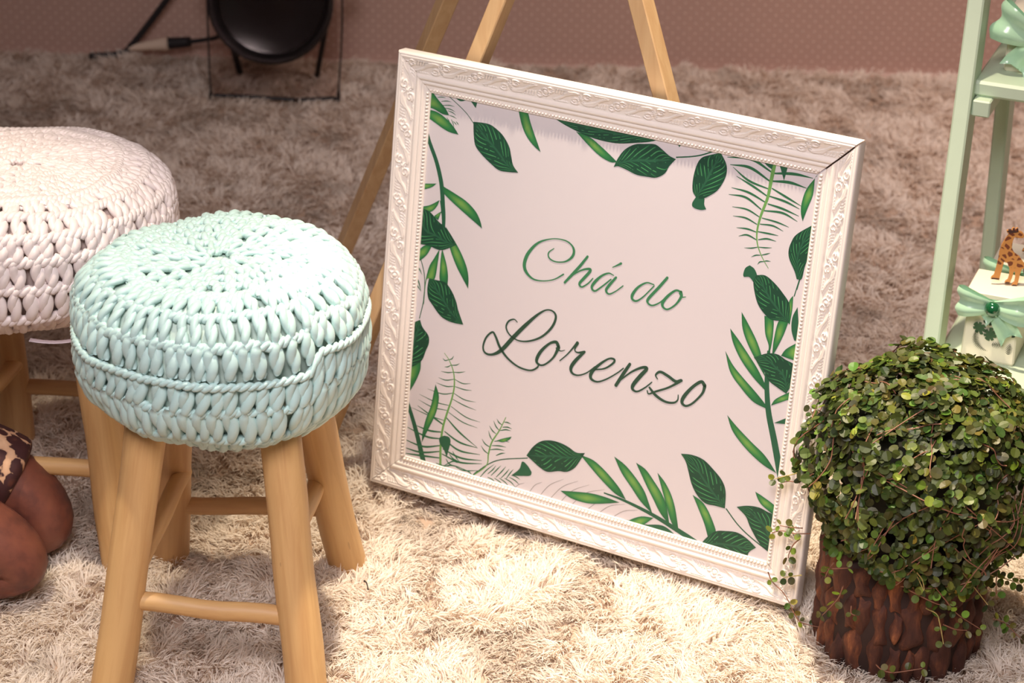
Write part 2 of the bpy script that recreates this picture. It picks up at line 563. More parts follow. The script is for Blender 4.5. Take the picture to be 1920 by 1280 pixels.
def pole(name, p0, p1, r0, r1, mat, parent, seed, seg=14, sides=22):
    """a hand-peeled wooden pole with rounded ends"""
    r_ = np.random.default_rng(seed)
    p0, p1 = np.asarray(p0, float), np.asarray(p1, float)
    L = np.linalg.norm(p1 - p0)
    d = (p1 - p0) / L
    u = np.array([0, 0.02, 0.05]); u = np.concatenate([u, np.linspace(0.1, 0.9, seg), [0.95, 0.98, 1.0]])
    rad = (r0 + (r1 - r0) * u) * (1 + 0.018 * np.interp(u, np.linspace(0, 1, 6), r_.normal(0, 1, 6)))
    e = min(0.05, 0.006 / L)
    rad[0] *= 0.86; rad[-1] *= 0.86
    u[1] = e; u[-2] = 1 - e
    bend = np.stack([np.interp(u, np.linspace(0, 1, 5), np.concatenate([[0], r_.normal(0, 0.0014, 3), [0]])) for _ in range(3)], 1)
    C = p0 * 0 + np.outer(u * L, [0, 0, 1.0]) + bend
    g = Geo()
    tubes(g, C[None], rad[None], np.broadcast_to([1.0, 0, 0], C.shape)[None], sides=sides)
    o = g.build(name, mat, parent)
    q = Vector((0, 0, 1)).rotation_difference(Vector(d))
    o.rotation_mode = 'QUATERNION'
    o.rotation_quaternion = q @ Matrix.Rotation(r_.uniform(0, 6.28), 3, 'Z').to_quaternion()
    o.location = p0
    return o

def make_stool(name, loc, feet, top_r, zt, R, hh, yarn, lining, N, seed, snug, rows, leg_r, leg_mats, st):
    root = empty(name, loc)
    tops = []
    for i, (fx, fy) in enumerate(feet):
        a = math.atan2(fy, fx)
        k = top_r / math.hypot(fx, fy)
        k = np.array([fx, fy]) * k
        if st.get('tops'): k = np.array(st['tops'][i])
        p0, p1 = np.array([fx, fy, -0.0175]), np.array([k[0], k[1], zt + 0.03])
        tops.append((np.array([fx, fy, 0.0]), np.array([k[0], k[1], zt - 0.02])))
        pole('leg', p0, p1, leg_r, leg_r * 0.97, leg_mats[i], root, seed * 10 + i)
    at = lambda i, z: tops[i][0] + (tops[i][1] - tops[i][0]) * z / tops[i][1][2]
    for j, (a, za, b, zb, ext, shift) in enumerate(st['rungs']):
        pa, pb = at(a, za), at(b, zb)
        d = (pb - pa) / np.linalg.norm(pb - pa)
        s = np.array([-d[1], d[0], 0]) * shift
        pole('stretcher', pa - d * ext + s, pb + d * ext + s, 0.0122, 0.0128, leg_mats[a], root, seed * 10 + 7 + j, 8, 14)
    g = Geo(); lathe(g, [(0, zt + 0.010), (R * 0.50, zt + 0.010), (R * 0.52, zt + 0.013), (R * 0.52, zt + 0.026), (0, zt + 0.028)], 40)
    g.build('seat_board', leg_mats[0], root)
    make_cover(root, R, hh, st['zc'], yarn, lining, N, seed, snug, rows)
    return root

def mint_rows(posts, chain, S, Sr, N):
    chain(Sr(0.019), 9, 0.0038, 0.0022, 0.002)
    posts(Sr(0.020), Sr(0.045), 14, 1.0, 0.5, 1.1)
    for a, b, c in ((0.045, 0.069, 19), (0.070, 0.091, 27), (0.092, 0.112, 34), (0.113, 0.130, 43)):
        chain(Sr(a), c, 0.0042, 0.0030, 0.0005, 1.0, 0.0016)
        posts(Sr(a + 0.001), Sr(b), c, 0.56, 0.8, 1.02, 0.25)
    chain(S(60), 49, 0.0044, 0.0032, 0.0005, 1.0, 0.0016)
    posts(S(59), S(43), 50, 0.64, 0.8, 1.2, 0.15)
    chain(S(41.5), 56, 0.0042, 0.0030, 0.0005, 1.0, 0.0014)
    posts(S(41), S(20), 56, 0.58, 0.85, 1.12, 0.15)
    chain(S(17.5), 58, 0.0046, 0.0034, 0.0010, 1.0, 0.0014)
    posts(S(16.5), S(2.6), 60, 0.66, 0.85, 1.28, 0.2)
    chain(S(0.6), 54, 0.0040, 0.0024, 0.0060)
    posts(S(0.0), S(-8.5), 62, 0.8, 0.6, 1.3, -0.35, 0.3)
    chain(S(-10), 62, 0.0044, 0.0030, 0.0010, 1.0, 0.0012)
    posts(S(-10.5), S(-29), 58, 0.85, 0.6, 1.35, 0.15, 0.4)
    chain(S(-32), 56, 0.0052, 0.0036, 0.0015, 1.0, 0.0014)
    posts(S(-33), S(-56), 54, 0.8, 0.6, 1.25)
    chain(S(-58), 48, 0.0048, 0.0030, 0.001)

def white_rows(posts, chain, S, Sr, N):
    for a, b, c in ((0.018, 0.036, 13), (0.037, 0.056, 22), (0.057, 0.076, 31), (0.077, 0.096, 40), (0.097, 0.116, 47), (0.117, 0.136, 54), (0.137, 0.150, 60)):
        chain(Sr(a), c, 0.0048, 0.0034, 0.0005, 1.0, 0.0014)
        posts(Sr(a + 0.001), Sr(b), c, 0.85, 0.6, 1.32, 0.15)
    for a, b, c in ((60, 45, 64), (43, 25, 66), (22, 8.5, 66), (5.5, -1.5, 66), (-4, -21, 66)):
        chain(S(a + 1.2), c, 0.0050, 0.0036, 0.0030, 1.0, 0.0012)
        posts(S(a), S(b), c, 0.72, 0.8, 1.32, 0.15)
    chain(S(-23), 64, 0.0052, 0.0036, 0.003)
    posts(S(-25), S(-52), 60, 1.02, 0.5, 1.15, 0.1)
    chain(S(-54), 54, 0.0056, 0.0036, 0.003)

mint = make_stool('crochet_stool', (-0.3657, 2.511, 0), [(-0.1415, -0.1677), (0.1166, -0.1858), (0.1415, 0.1677), (-0.1166, 0.1858)],
                  0.12, 0.31, 0.186, (0.112, 3.6, 0.13, 2.55, 0.012, 0.026), M_mint_yarn, M_mint_lining, 62, 3, 0.9, mint_rows, 0.0268,
                  [M_leg, M_leg, M_leg, M_leg_dark],
                  {'zc': 0.44, 'tops': [(-0.0903, -0.0784), (0.0784, -0.0903), (0.0903, 0.0784), (-0.0784, 0.0903)],
                   'rungs': [(0, 0.115, 1, 0.105, 0.01, 0.0), (3, 0.087, 2, 0.10, 0.01, 0.0), (1, 0.165, 2, 0.15, 0.012, 0.012), (0, 0.165, 3, 0.15, 0.012, -0.012)]})
tag(mint, 'wooden pole-legged stool with a mint green crocheted cushion cover', 'stool')
white = make_stool('crochet_stool', (-0.69, 2.84, 0), [(-0.122, -0.168), (0.145, -0.18), (0.163, 0.172), (-0.080, 0.182)],
                   0.13, 0.32, 0.213, (0.091, 3.6, 0.115, 2.8, 0.004, 0.0), M_white_yarn, M_white_lining, 70, 5, 1.0, white_rows, 0.0275,
                   [M_leg, M_leg, M_leg_dark, M_leg_dark],
                   {'zc': 0.44, 'tops': [(-0.077, -0.08), (0.101, -0.095), (0.113, 0.083), (-0.065, 0.095)],
                    'rungs': [(0, 0.125, 1, 0.125, 0.01, 0.0), (3, 0.10, 2, 0.10, 0.01, 0.0), (1, 0.165, 2, 0.15, 0.01, 0.012), (0, 0.165, 3, 0.15, 0.01, -0.012)]})
tag(white, 'wooden pole-legged stool with a white crocheted cushion cover, at the left edge', 'stool')
# the satin loop poking out under the white cover
th = np.linspace(-1.35, -0.85, 14)
rr = 0.204 + 0.010 * np.sin((th + 1.35) / 0.5 * math.pi)
C = np.stack([rr * np.cos(th), rr * np.sin(th), 0.352 - 0.004 * np.sin((th + 1.35) / 0.5 * math.pi)], -1)
g = Geo(); tubes(g, C[None], 0.0055, np.broadcast_to([0, 0, 1.0], C.shape)[None], sides=8, flat=0.2)
tag(g.build('ribbon_loop', plain('grey_satin', (196, 180, 186), 0.3), white), 'narrow grey satin ribbon loop')
BLADES=[(0,[(459,6094),(537,6079),(655,5976),(771,5883),(844,5791),(736,5790),(601,5832),(444,5876)]),(0,[(450,5813),(647,5802),(829,5720),(945,5627),(1017,5545),(842,5559),(639,5636),(457,5727)]),(2,[(850,6108),(1237,6103),(1260,5971),(1144,6063),(997,6026)]),(0,[(1916,6097),(2052,6095),(2131,5931),(2209,5775),(2273,5655),(2325,5552),(2225,5608),(2099,5716),(2001,5868)]),(0,[(2833,5943),(3041,5909),(3213,5821),(3365,5729),(3496,5643),(3397,5623),(3229,5674),(3033,5795)]),(0,[(405,4697),(723,4773),(630,4694),(413,4596)]),(0,[(818,4760),(1026,4692),(1230,4613),(1386,4502),(1470,4387),(1512,4274),(1350,4361),(1144,4473),(962,4579),(843,4665)]),(0,[(792,4543),(751,4435),(647,4335),(435,4319),(432,4361),(627,4431)]),(0,[(835,4385),(792,4242),(726,4284),(760,4325)]),(0,[(922,4180),(1058,4031),(1197,3859),(1314,3660),(1361,3491),(1366,3345),(1254,3489),(1141,3644),(1023,3866)]),(0,[(725,3845),(638,3679),(474,3518),(441,3624),(589,3816)]),(0,[(852,3828),(842,3645),(804,3352),(679,3335),(661,2934),(644,2984),(658,3285),(701,3523),(777,3676)]),(0,[(896,3838),(981,3631),(1023,3459),(1027,3290),(899,3351),(881,3563),(884,3745)]),(0,[(681,2077),(680,1920),(598,1690),(478,1462),(375,1607),(383,1872)]),(0,[(956,1775),(1026,1615),(1019,1430),(976,1260),(881,1023),(798,810),(799,975),(838,1198),(905,1426),(932,1617)]),(2,[(1087,959),(1167,1020),(1253,1016),(1281,944),(1256,805),(1237,694),(1171,809),(1108,872)]),(0,[(2038,1173),(2130,1229),(2275,1299),(2239,1240),(2135,1173)]),(2,[(2318,698),(2443,838),(2480,966),(2572,926),(2648,842),(2627,784),(2507,745)]),(0,[(3389,1315),(3585,1293),(3747,1214),(3913,1098),(4054,976),(4166,838),(3988,883),(3768,1020),(3573,1166)]),(0,[(3914,1432),(4088,1356),(4253,1229),(4424,1055),(4520,884),(4591,743),(4395,873),(4223,1048),(4052,1223)]),(0,[(4256,1432),(4413,1372),(4554,1239),(4697,1082),(4792,912),(4868,649),(4706,788),(4587,952),(4438,1157)]),(0,[(4596,1373),(4726,1262),(4844,1099),(4930,902),(5017,593),(4893,693),(4792,912),(4689,1153)]),(0,[(3130,687),(3385,743),(3639,785),(3870,787),(4072,769),(3830,683),(3580,617),(3320,619)]),(2,[(3865,482),(4179,537),(4482,550),(4777,610),(5028,497),(4945,460),(4696,450),(4345,422),(4062,441)]),(0,[(4618,688),(4420,652),(4231,527),(4193,416),(4436,511)]),(0,[(5160,1193),(5310,1132),(5422,1017),(5546,808),(5561,727),(5455,647),(5386,811),(5277,1001)]),(0,[(6063,1495),(6187,1453),(6391,1354),(6409,1215),(6206,1314),(6124,1387)]),(2,[(6091,532),(6186,457),(6101,456)]),(0,[(5869,3999),(5996,3992),(6023,3788),(6021,3613),(6010,3503),(5986,3497),(5984,3604),(5913,3761)]),(0,[(6220,4008),(6164,3772),(6072,3513),(6047,3515),(6045,3719),(6085,3988)]),(0,[(6234,4367),(6246,4186),(6238,3963),(6203,4004),(6182,4196),(6193,4297)]),(2,[(6315,4227),(6356,4016),(6389,3777),(6328,3762),(6272,3897),(6262,4067)]),(0,[(5542,3976),(5648,3847),(5802,3635),(5905,3435),(5993,3155),(5840,3344),(5685,3556),(5583,3757)]),(0,[(5409,3710),(5555,3575),(5732,3392),(5881,3228),(6007,3045),(6003,2976),(5819,3111),(5614,3313),(5471,3529)]),(0,[(5378,3381),(5511,3211),(5670,3074),(5870,2922),(6042,2776),(6063,2717),(5864,2768),(5664,2920),(5486,3104)]),(0,[(6392,3753),(6400,3507),(6327,3489),(6174,3506),(6235,3616)]),(0,[(6363,3035),(6377,2938),(6319,2898),(6124,2776),(6181,2887)]),(2,[(6387,2675),(6399,2584),(6330,2566),(6201,2545)]),(0,[(5520,2482),(5685,2350),(5913,2192),(6138,2046),(6332,1841),(6103,1920),(5851,2072),(5630,2271)]),(2,[(5504,4470),(5515,4583),(5575,4641),(5651,4601),(5702,4502),(5678,4399),(5592,4477)]),(2,[(4810,5419),(4828,5324),(4864,5265),(4780,5239),(4675,5253),(4652,5307),(4698,5405)]),(2,[(4358,6067),(4413,6077),(4374,6023)]),(2,[(5572,6079),(5713,6078),(5714,5988),(5639,6025)]),(2,[(5801,6086),(5928,6102),(5924,6034),(5900,5873),(5836,6017)]),(0,[(6351,6045),(6319,5991),(6320,5771),(6275,5590),(6227,5391),(6189,5494),(6181,5627),(6223,5828)])]
BROADS=[(0,[(1238,5775),(1383,5788),(1512,5784),(1645,5723),(1736,5655),(1833,5531),(1876,5405),(1920,5280),(2009,5192),(1824,5168),(1697,5168),(1562,5237),(1425,5325),(1308,5428),(1269,5536),(1248,5666)]),(0,[(2405,6105),(2599,6020),(2811,5958),(3041,5909),(3246,5892),(3487,5902),(3761,5965),(3991,6032),(4157,6134),(3660,6149),(3419,6158),(2813,6135)]),(0,[(406,4373),(634,4343),(793,4231),(950,4142),(1127,3950),(974,3855),(853,3810),(676,3835),(420,3881)]),(0,[(711,3347),(866,3355),(992,3350),(1101,3250),(1188,3110),(1236,2984),(1335,2790),(1191,2779),(1052,2792),(934,2844),(797,2973),(728,3049),(699,3180)]),(0,[(617,2695),(668,2592),(775,2489),(793,2377),(752,2250),(682,2064),(480,1909),(379,1923),(335,2486),(469,2596)]),(0,[(2538,1076),(2628,1234),(2748,1353),(2900,1407),(3056,1411),(3188,1384),(3323,1334),(3457,1362),(3408,1258),(3322,1097),(3202,1001),(3074,978),(2897,917),(2761,955),(2622,1031)]),(0,[(4911,1747),(5084,1774),(5258,1749),(5417,1648),(5566,1520),(5638,1371),(5657,1128),(5506,1127),(5360,1122),(5227,1207),(5124,1348),(5053,1524),(4996,1653)]),(0,[(6180,688),(6035,779),(5884,828),(5717,804),(5553,749),(5424,600),(5354,469),(5569,421),(5888,417),(6055,442),(6084,586)]),(0,[(5824,1201),(5973,1260),(6138,1283),(6261,1257),(6414,1181),(6473,738),(6335,697),(6204,780),(6060,957),(5970,1101)]),(0,[(5796,3388),(5974,3489),(6123,3513),(6242,3468),(6387,3417),(6412,3236),(6318,2998),(6184,3052),(6048,3119),(5955,3246)]),(0,[(5686,4528),(5809,4551),(5943,4484),(6084,4369),(6203,4226),(6223,3984),(6110,3982),(5961,3971),(5823,4062),(5730,4189),(5655,4418)]),(0,[(4348,5854),(4245,5882),(4132,5948),(4022,5995),(3877,5972),(3732,5938),(3594,5842),(3503,5705),(3450,5565),(3516,5589),(3647,5565),(3800,5527),(3970,5532),(4095,5547),(4211,5630),(4262,5739)]),(0,[(4977,6066),(5076,5922),(5086,5768),(5007,5577),(4897,5466),(4782,5393),(4699,5396),(4637,5481),(4626,5655),(4656,5837),(4714,5946),(4830,6008)]),(0,[(6383,5381),(6417,5137),(6343,4809),(6319,4618),(6251,4602),(6207,4701),(6119,4838),(6088,4948),(6107,5070),(6170,5200)])]
STEMS=[(1,[12.6,13.2,2.5],[(630,6010),(705,6028),(770,6026)]),(1,[12.6,13.2,2.5],[(699,5965),(784,5985),(860,5986)]),(1,[12.6,13.2,2.5],[(725,5913),(832,5933),(919,5930)]),(1,[12.6,13.2,2.5],[(761,5881),(858,5880),(936,5856)]),(1,[12.6,13.2,2.5],[(817,5853),(894,5839),(951,5811)]),(1,[12.6,13.2,2.5],[(844,5791),(910,5784),(966,5766)]),(1,[12.6,13.2,2.5],[(804,5754),(847,5709),(878,5653)]),(1,[12.6,13.2,2.5],[(881,5740),(914,5689),(934,5635)]),(1,[12.6,13.2,2.5],[(916,5718),(950,5695),(974,5671)]),(1,[12.6,13.2,2.5],[(958,5726),(986,5702),(1006,5677)]),(2,[10.5],[(742,6098),(935,5990),(1118,5871),(1241,5751)]),(2,[46.1,58.7,67.1,71.2],[(427,5683),(475,5556),(553,5357),(683,5110),(768,4892),(816,4705),(867,4360)]),(2,[80.2,66,51.9],[(836,4542),(874,4327),(890,4140)]),(2,[14.1],[(451,3808),(572,3562),(642,3327),(650,3008),(603,2708)]),(1,[21.2,22.3,4.2],[(489,3498),(543,3453),(592,3380)]),(1,[21.2,22.3,4.2],[(475,3358),(546,3259),(595,3122)]),(1,[21.2,22.3,4.2],[(469,3333),(525,3209),(587,3131)]),(1,[21.2,22.3,4.2],[(462,3194),(502,3112),(531,3003)]),(2,[57.6,62.9,73.3,89.1],[(441,1492),(481,1423),(613,1139),(721,874),(852,508)]),(3,[7.9,13.1,18.3,23.6,26.2,31.4,34.1,36.7,39.3],[(1060,2287),(1152,2193),(1236,2033),(1267,1833),(1243,1619),(1180,1366),(1130,1116),(1119,848),(1142,507)]),(1,[15.7,16.5,3.1],[(1143,2204),(1083,2176),(1039,2204)]),(1,[15.7,16.5,3.1],[(1143,2204),(1191,2229),(1220,2282)]),(1,[15.7,16.5,3.1],[(1185,2129),(1133,2090),(1077,2076)]),(1,[15.7,16.5,3.1],[(1185,2129),(1268,2150),(1326,2190)]),(1,[15.7,16.5,3.1],[(1236,2033),(1140,2004),(1028,1994)]),(1,[15.7,16.5,3.1],[(1236,2033),(1332,2052),(1427,2089)]),(1,[15.7,16.5,3.1],[(1259,1930),(1122,1880),(994,1889)]),(1,[15.7,16.5,3.1],[(1259,1930),(1402,1899),(1533,1932)]),(1,[15.7,16.5,3.1],[(1268,1821),(1130,1786),(959,1802)]),(1,[15.7,16.5,3.1],[(1268,1821),(1437,1812),(1561,1830)]),(1,[15.7,16.5,3.1],[(1263,1715),(1085,1656),(828,1669)]),(1,[15.7,16.5,3.1],[(1263,1715),(1451,1659),(1645,1670)]),(1,[15.7,16.5,3.1],[(1211,1505),(985,1500),(695,1551)]),(1,[15.7,16.5,3.1],[(1249,1620),(1458,1570),(1656,1548)]),(1,[15.7,16.5,3.1],[(1190,1421),(935,1408),(688,1463)]),(1,[15.7,16.5,3.1],[(1239,1500),(1502,1398),(1741,1382)]),(1,[15.7,16.5,3.1],[(1147,1252),(890,1264),(571,1313)]),(1,[15.7,16.5,3.1],[(1206,1399),(1453,1307),(1708,1282)]),(1,[28.8,30.3,5.8],[(1154,1175),(977,1247),(681,1368)]),(1,[28.8,30.3,5.8],[(1135,1064),(909,1031),(663,1054)]),(1,[28.8,30.3,5.8],[(1171,1311),(1412,1138),(1721,983)]),(1,[28.8,30.3,5.8],[(1116,953),(861,925),(480,997)]),(1,[28.8,30.3,5.8],[(1162,1085),(1425,983),(1736,974)]),(1,[28.8,30.3,5.8],[(1119,848),(817,753),(453,789)]),(1,[28.8,30.3,5.8],[(1157,964),(1437,854),(1786,882)]),(1,[28.8,30.3,5.8],[(1121,755),(796,654),(457,656)]),(1,[28.8,30.3,5.8],[(1157,805),(1474,745),(1821,799)]),(1,[28.8,30.3,5.8],[(1130,651),(801,602),(465,556)]),(1,[28.8,30.3,5.8],[(1149,723),(1452,672),(1826,748)]),(3,[10.5,18.3,23.6,23.6,15.7,13.1],[(2153,1568),(2064,1337),(1959,1126),(1921,932),(1902,742),(1692,520)]),(1,[18.3,19.3,3.7],[(2096,1437),(2048,1458),(2007,1504)]),(1,[18.3,19.3,3.7],[(2064,1337),(2004,1386),(1956,1465)]),(1,[18.3,19.3,3.7],[(2015,1272),(1951,1307),(1895,1370)]),(1,[18.3,19.3,3.7],[(1970,1155),(1924,1208),(1888,1290)]),(1,[18.3,19.3,3.7],[(1939,1042),(1853,1071),(1791,1134)]),(1,[18.3,19.3,3.7],[(1921,932),(1848,965),(1787,1027)]),(1,[18.3,19.3,3.7],[(2133,1485),(2187,1494),(2244,1483)]),(1,[18.3,19.3,3.7],[(2113,1402),(2194,1423),(2264,1416)]),(1,[18.3,19.3,3.7],[(2078,1341),(2171,1378),(2253,1382)]),(1,[18.3,19.3,3.7],[(1999,1150),(2133,1199),(2243,1202)]),(1,[18.3,19.3,3.7],[(1964,1075),(2086,1103),(2196,1111)]),(1,[18.3,19.3,3.7],[(1942,1004),(2064,1044),(2174,1053)]),(1,[18.3,19.3,3.7],[(2046,940),(2124,992),(2191,1018)]),(2,[15.7],[(1666,497),(1897,741),(2133,898),(2561,1040)]),(1,[15.7,16.5,3.1],[(1805,517),(1904,663),(2031,799)]),(1,[15.7,16.5,3.1],[(1936,619),(2012,706),(2060,786)]),(1,[15.7,16.5,3.1],[(1993,608),(2080,725),(2141,808)]),(1,[15.7,16.5,3.1],[(2077,605),(2163,722),(2224,817)]),(1,[15.7,16.5,3.1],[(2159,615),(2233,715),(2281,794)]),(1,[15.7,16.5,3.1],[(2242,625),(2301,733),(2349,807)]),(1,[15.7,16.5,3.1],[(1940,568),(2026,551),(2086,502)]),(1,[15.7,16.5,3.1],[(2051,585),(2152,547),(2227,488)]),(1,[15.7,16.5,3.1],[(2132,607),(2233,569),(2308,511)]),(1,[15.7,16.5,3.1],[(2214,630),(2328,596),(2417,528)]),(1,[15.7,16.5,3.1],[(2294,665),(2393,640),(2466,595)]),(1,[15.7,16.5,3.1],[(2345,706),(2415,699),(2472,675)]),(1,[18.3,19.3,3.7],[(1064,553),(1179,544),(1291,562)]),(1,[18.3,19.3,3.7],[(1226,664),(1288,601),(1403,592)]),(1,[18.3,19.3,3.7],[(1327,811),(1390,735),(1451,685)]),(1,[18.3,19.3,3.7],[(1153,510),(1346,590),(1631,575)]),(1,[18.3,19.3,3.7],[(1207,552),(1340,655),(1426,652)]),(1,[18.3,19.3,3.7],[(1275,757),(1351,698),(1509,674)]),(1,[18.3,19.3,3.7],[(1404,579),(1547,565),(1767,626)]),(1,[18.3,19.3,3.7],[(1767,626),(1717,559),(1640,471)]),(1,[18.3,19.3,3.7],[(1517,583),(1632,562),(1692,520)]),(2,[20.3,40.5,55.7,70.9,81,91.2],[(3813,846),(4148,816),(4562,735),(4925,628),(5184,543),(5393,455)]),(4,[8.9,9.3,1.8],[(2356,475),(2452,591),(2540,641)]),(4,[8.9,9.3,1.8],[(2610,470),(2712,651),(2823,733)]),(4,[8.9,9.3,1.8],[(2783,468),(2943,715),(3162,877)]),(4,[8.9,9.3,1.8],[(2942,462),(3150,748),(3393,911)]),(4,[8.9,9.3,1.8],[(3102,444),(3308,729),(3575,904)]),(4,[8.9,9.3,1.8],[(3273,441),(3514,749),(3820,898)]),(4,[8.9,9.3,1.8],[(3508,433),(3705,653),(3802,705)]),(4,[8.9,9.3,1.8],[(3702,438),(3910,661),(4153,767)]),(4,[8.9,9.3,1.8],[(3944,470),(4141,651),(4360,734)]),(2,[17.7],[(5671,1132),(5868,950),(6079,817),(6385,675)]),(2,[44,66.1,71.6,82.6,93.6,99.1],[(5994,3532),(6017,3161),(6046,2941),(6110,2653),(6233,2303),(6404,1783)]),(2,[13.8],[(6314,4690),(6289,4599),(6247,4358)]),(2,[17.8],[(4345,5879),(4551,5929),(4710,5984),(4884,6073)]),(3,[57.9,55.7,49,40.1,33.4,26.7,20,15.6,11.1,6.7],[(5740,6093),(5738,6035),(5724,5841),(5705,5605),(5646,5360),(5619,5178),(5623,5042),(5660,4913),(5743,4774),(5840,4657)]),(1,[37.9,39.7,7.6],[(5709,5953),(5413,6066),(5073,6027)]),(1,[37.9,39.7,7.6],[(5706,5827),(5408,5950),(5126,5935)]),(1,[37.9,39.7,7.6],[(5741,5940),(6023,5988),(6290,5985)]),(1,[37.9,39.7,7.6],[(5745,5835),(5980,5864),(6222,5837)]),(1,[28.9,30.4,5.8],[(5700,5720),(5410,5776),(5169,5911)]),(1,[28.9,30.4,5.8],[(5693,5622),(5479,5713),(5235,5799)]),(1,[28.9,30.4,5.8],[(5684,5533),(5431,5616),(5184,5633)]),(1,[28.9,30.4,5.8],[(5638,5426),(5400,5542),(5156,5534)]),(1,[28.9,30.4,5.8],[(5747,5739),(5968,5660),(6177,5588)]),(1,[28.9,30.4,5.8],[(5722,5628),(5956,5600),(6163,5543)]),(1,[28.9,30.4,5.8],[(5716,5520),(5930,5497),(6166,5447)]),(1,[28.9,30.4,5.8],[(5679,5419),(5937,5441),(6156,5372)]),(1,[22.3,23.4,4.5],[(5632,5318),(5440,5384),(5227,5379)]),(1,[22.3,23.4,4.5],[(5605,5214),(5435,5266),(5253,5257)]),(1,[22.3,23.4,4.5],[(5608,5108),(5474,5124),(5323,5109)]),(1,[22.3,23.4,4.5],[(5662,5315),(5876,5302),(6050,5271)]),(1,[22.3,23.4,4.5],[(5643,5227),(5823,5242),(5979,5202)]),(1,[22.3,23.4,4.5],[(5617,5119),(5778,5125),(5919,5126)]),(1,[22.3,23.4,4.5],[(5628,5004),(5485,5042),(5367,5002)]),(1,[22.3,23.4,4.5],[(5647,5012),(5768,5050),(5900,5044)]),(1,[15.6,16.4,3.1],[(5660,4913),(5567,4878),(5467,4860)]),(1,[15.6,16.4,3.1],[(5708,4811),(5639,4794),(5579,4757)]),(1,[15.6,16.4,3.1],[(5769,4736),(5710,4717),(5681,4675)]),(1,[15.6,16.4,3.1],[(5660,4913),(5764,4926),(5852,4945)]),(1,[15.6,16.4,3.1],[(5718,4813),(5785,4842),(5838,4870)]),(1,[15.6,16.4,3.1],[(5768,4740),(5807,4752),(5861,4757)]),(2,[17.8],[(6297,4633),(6283,4541),(6270,4459)])]
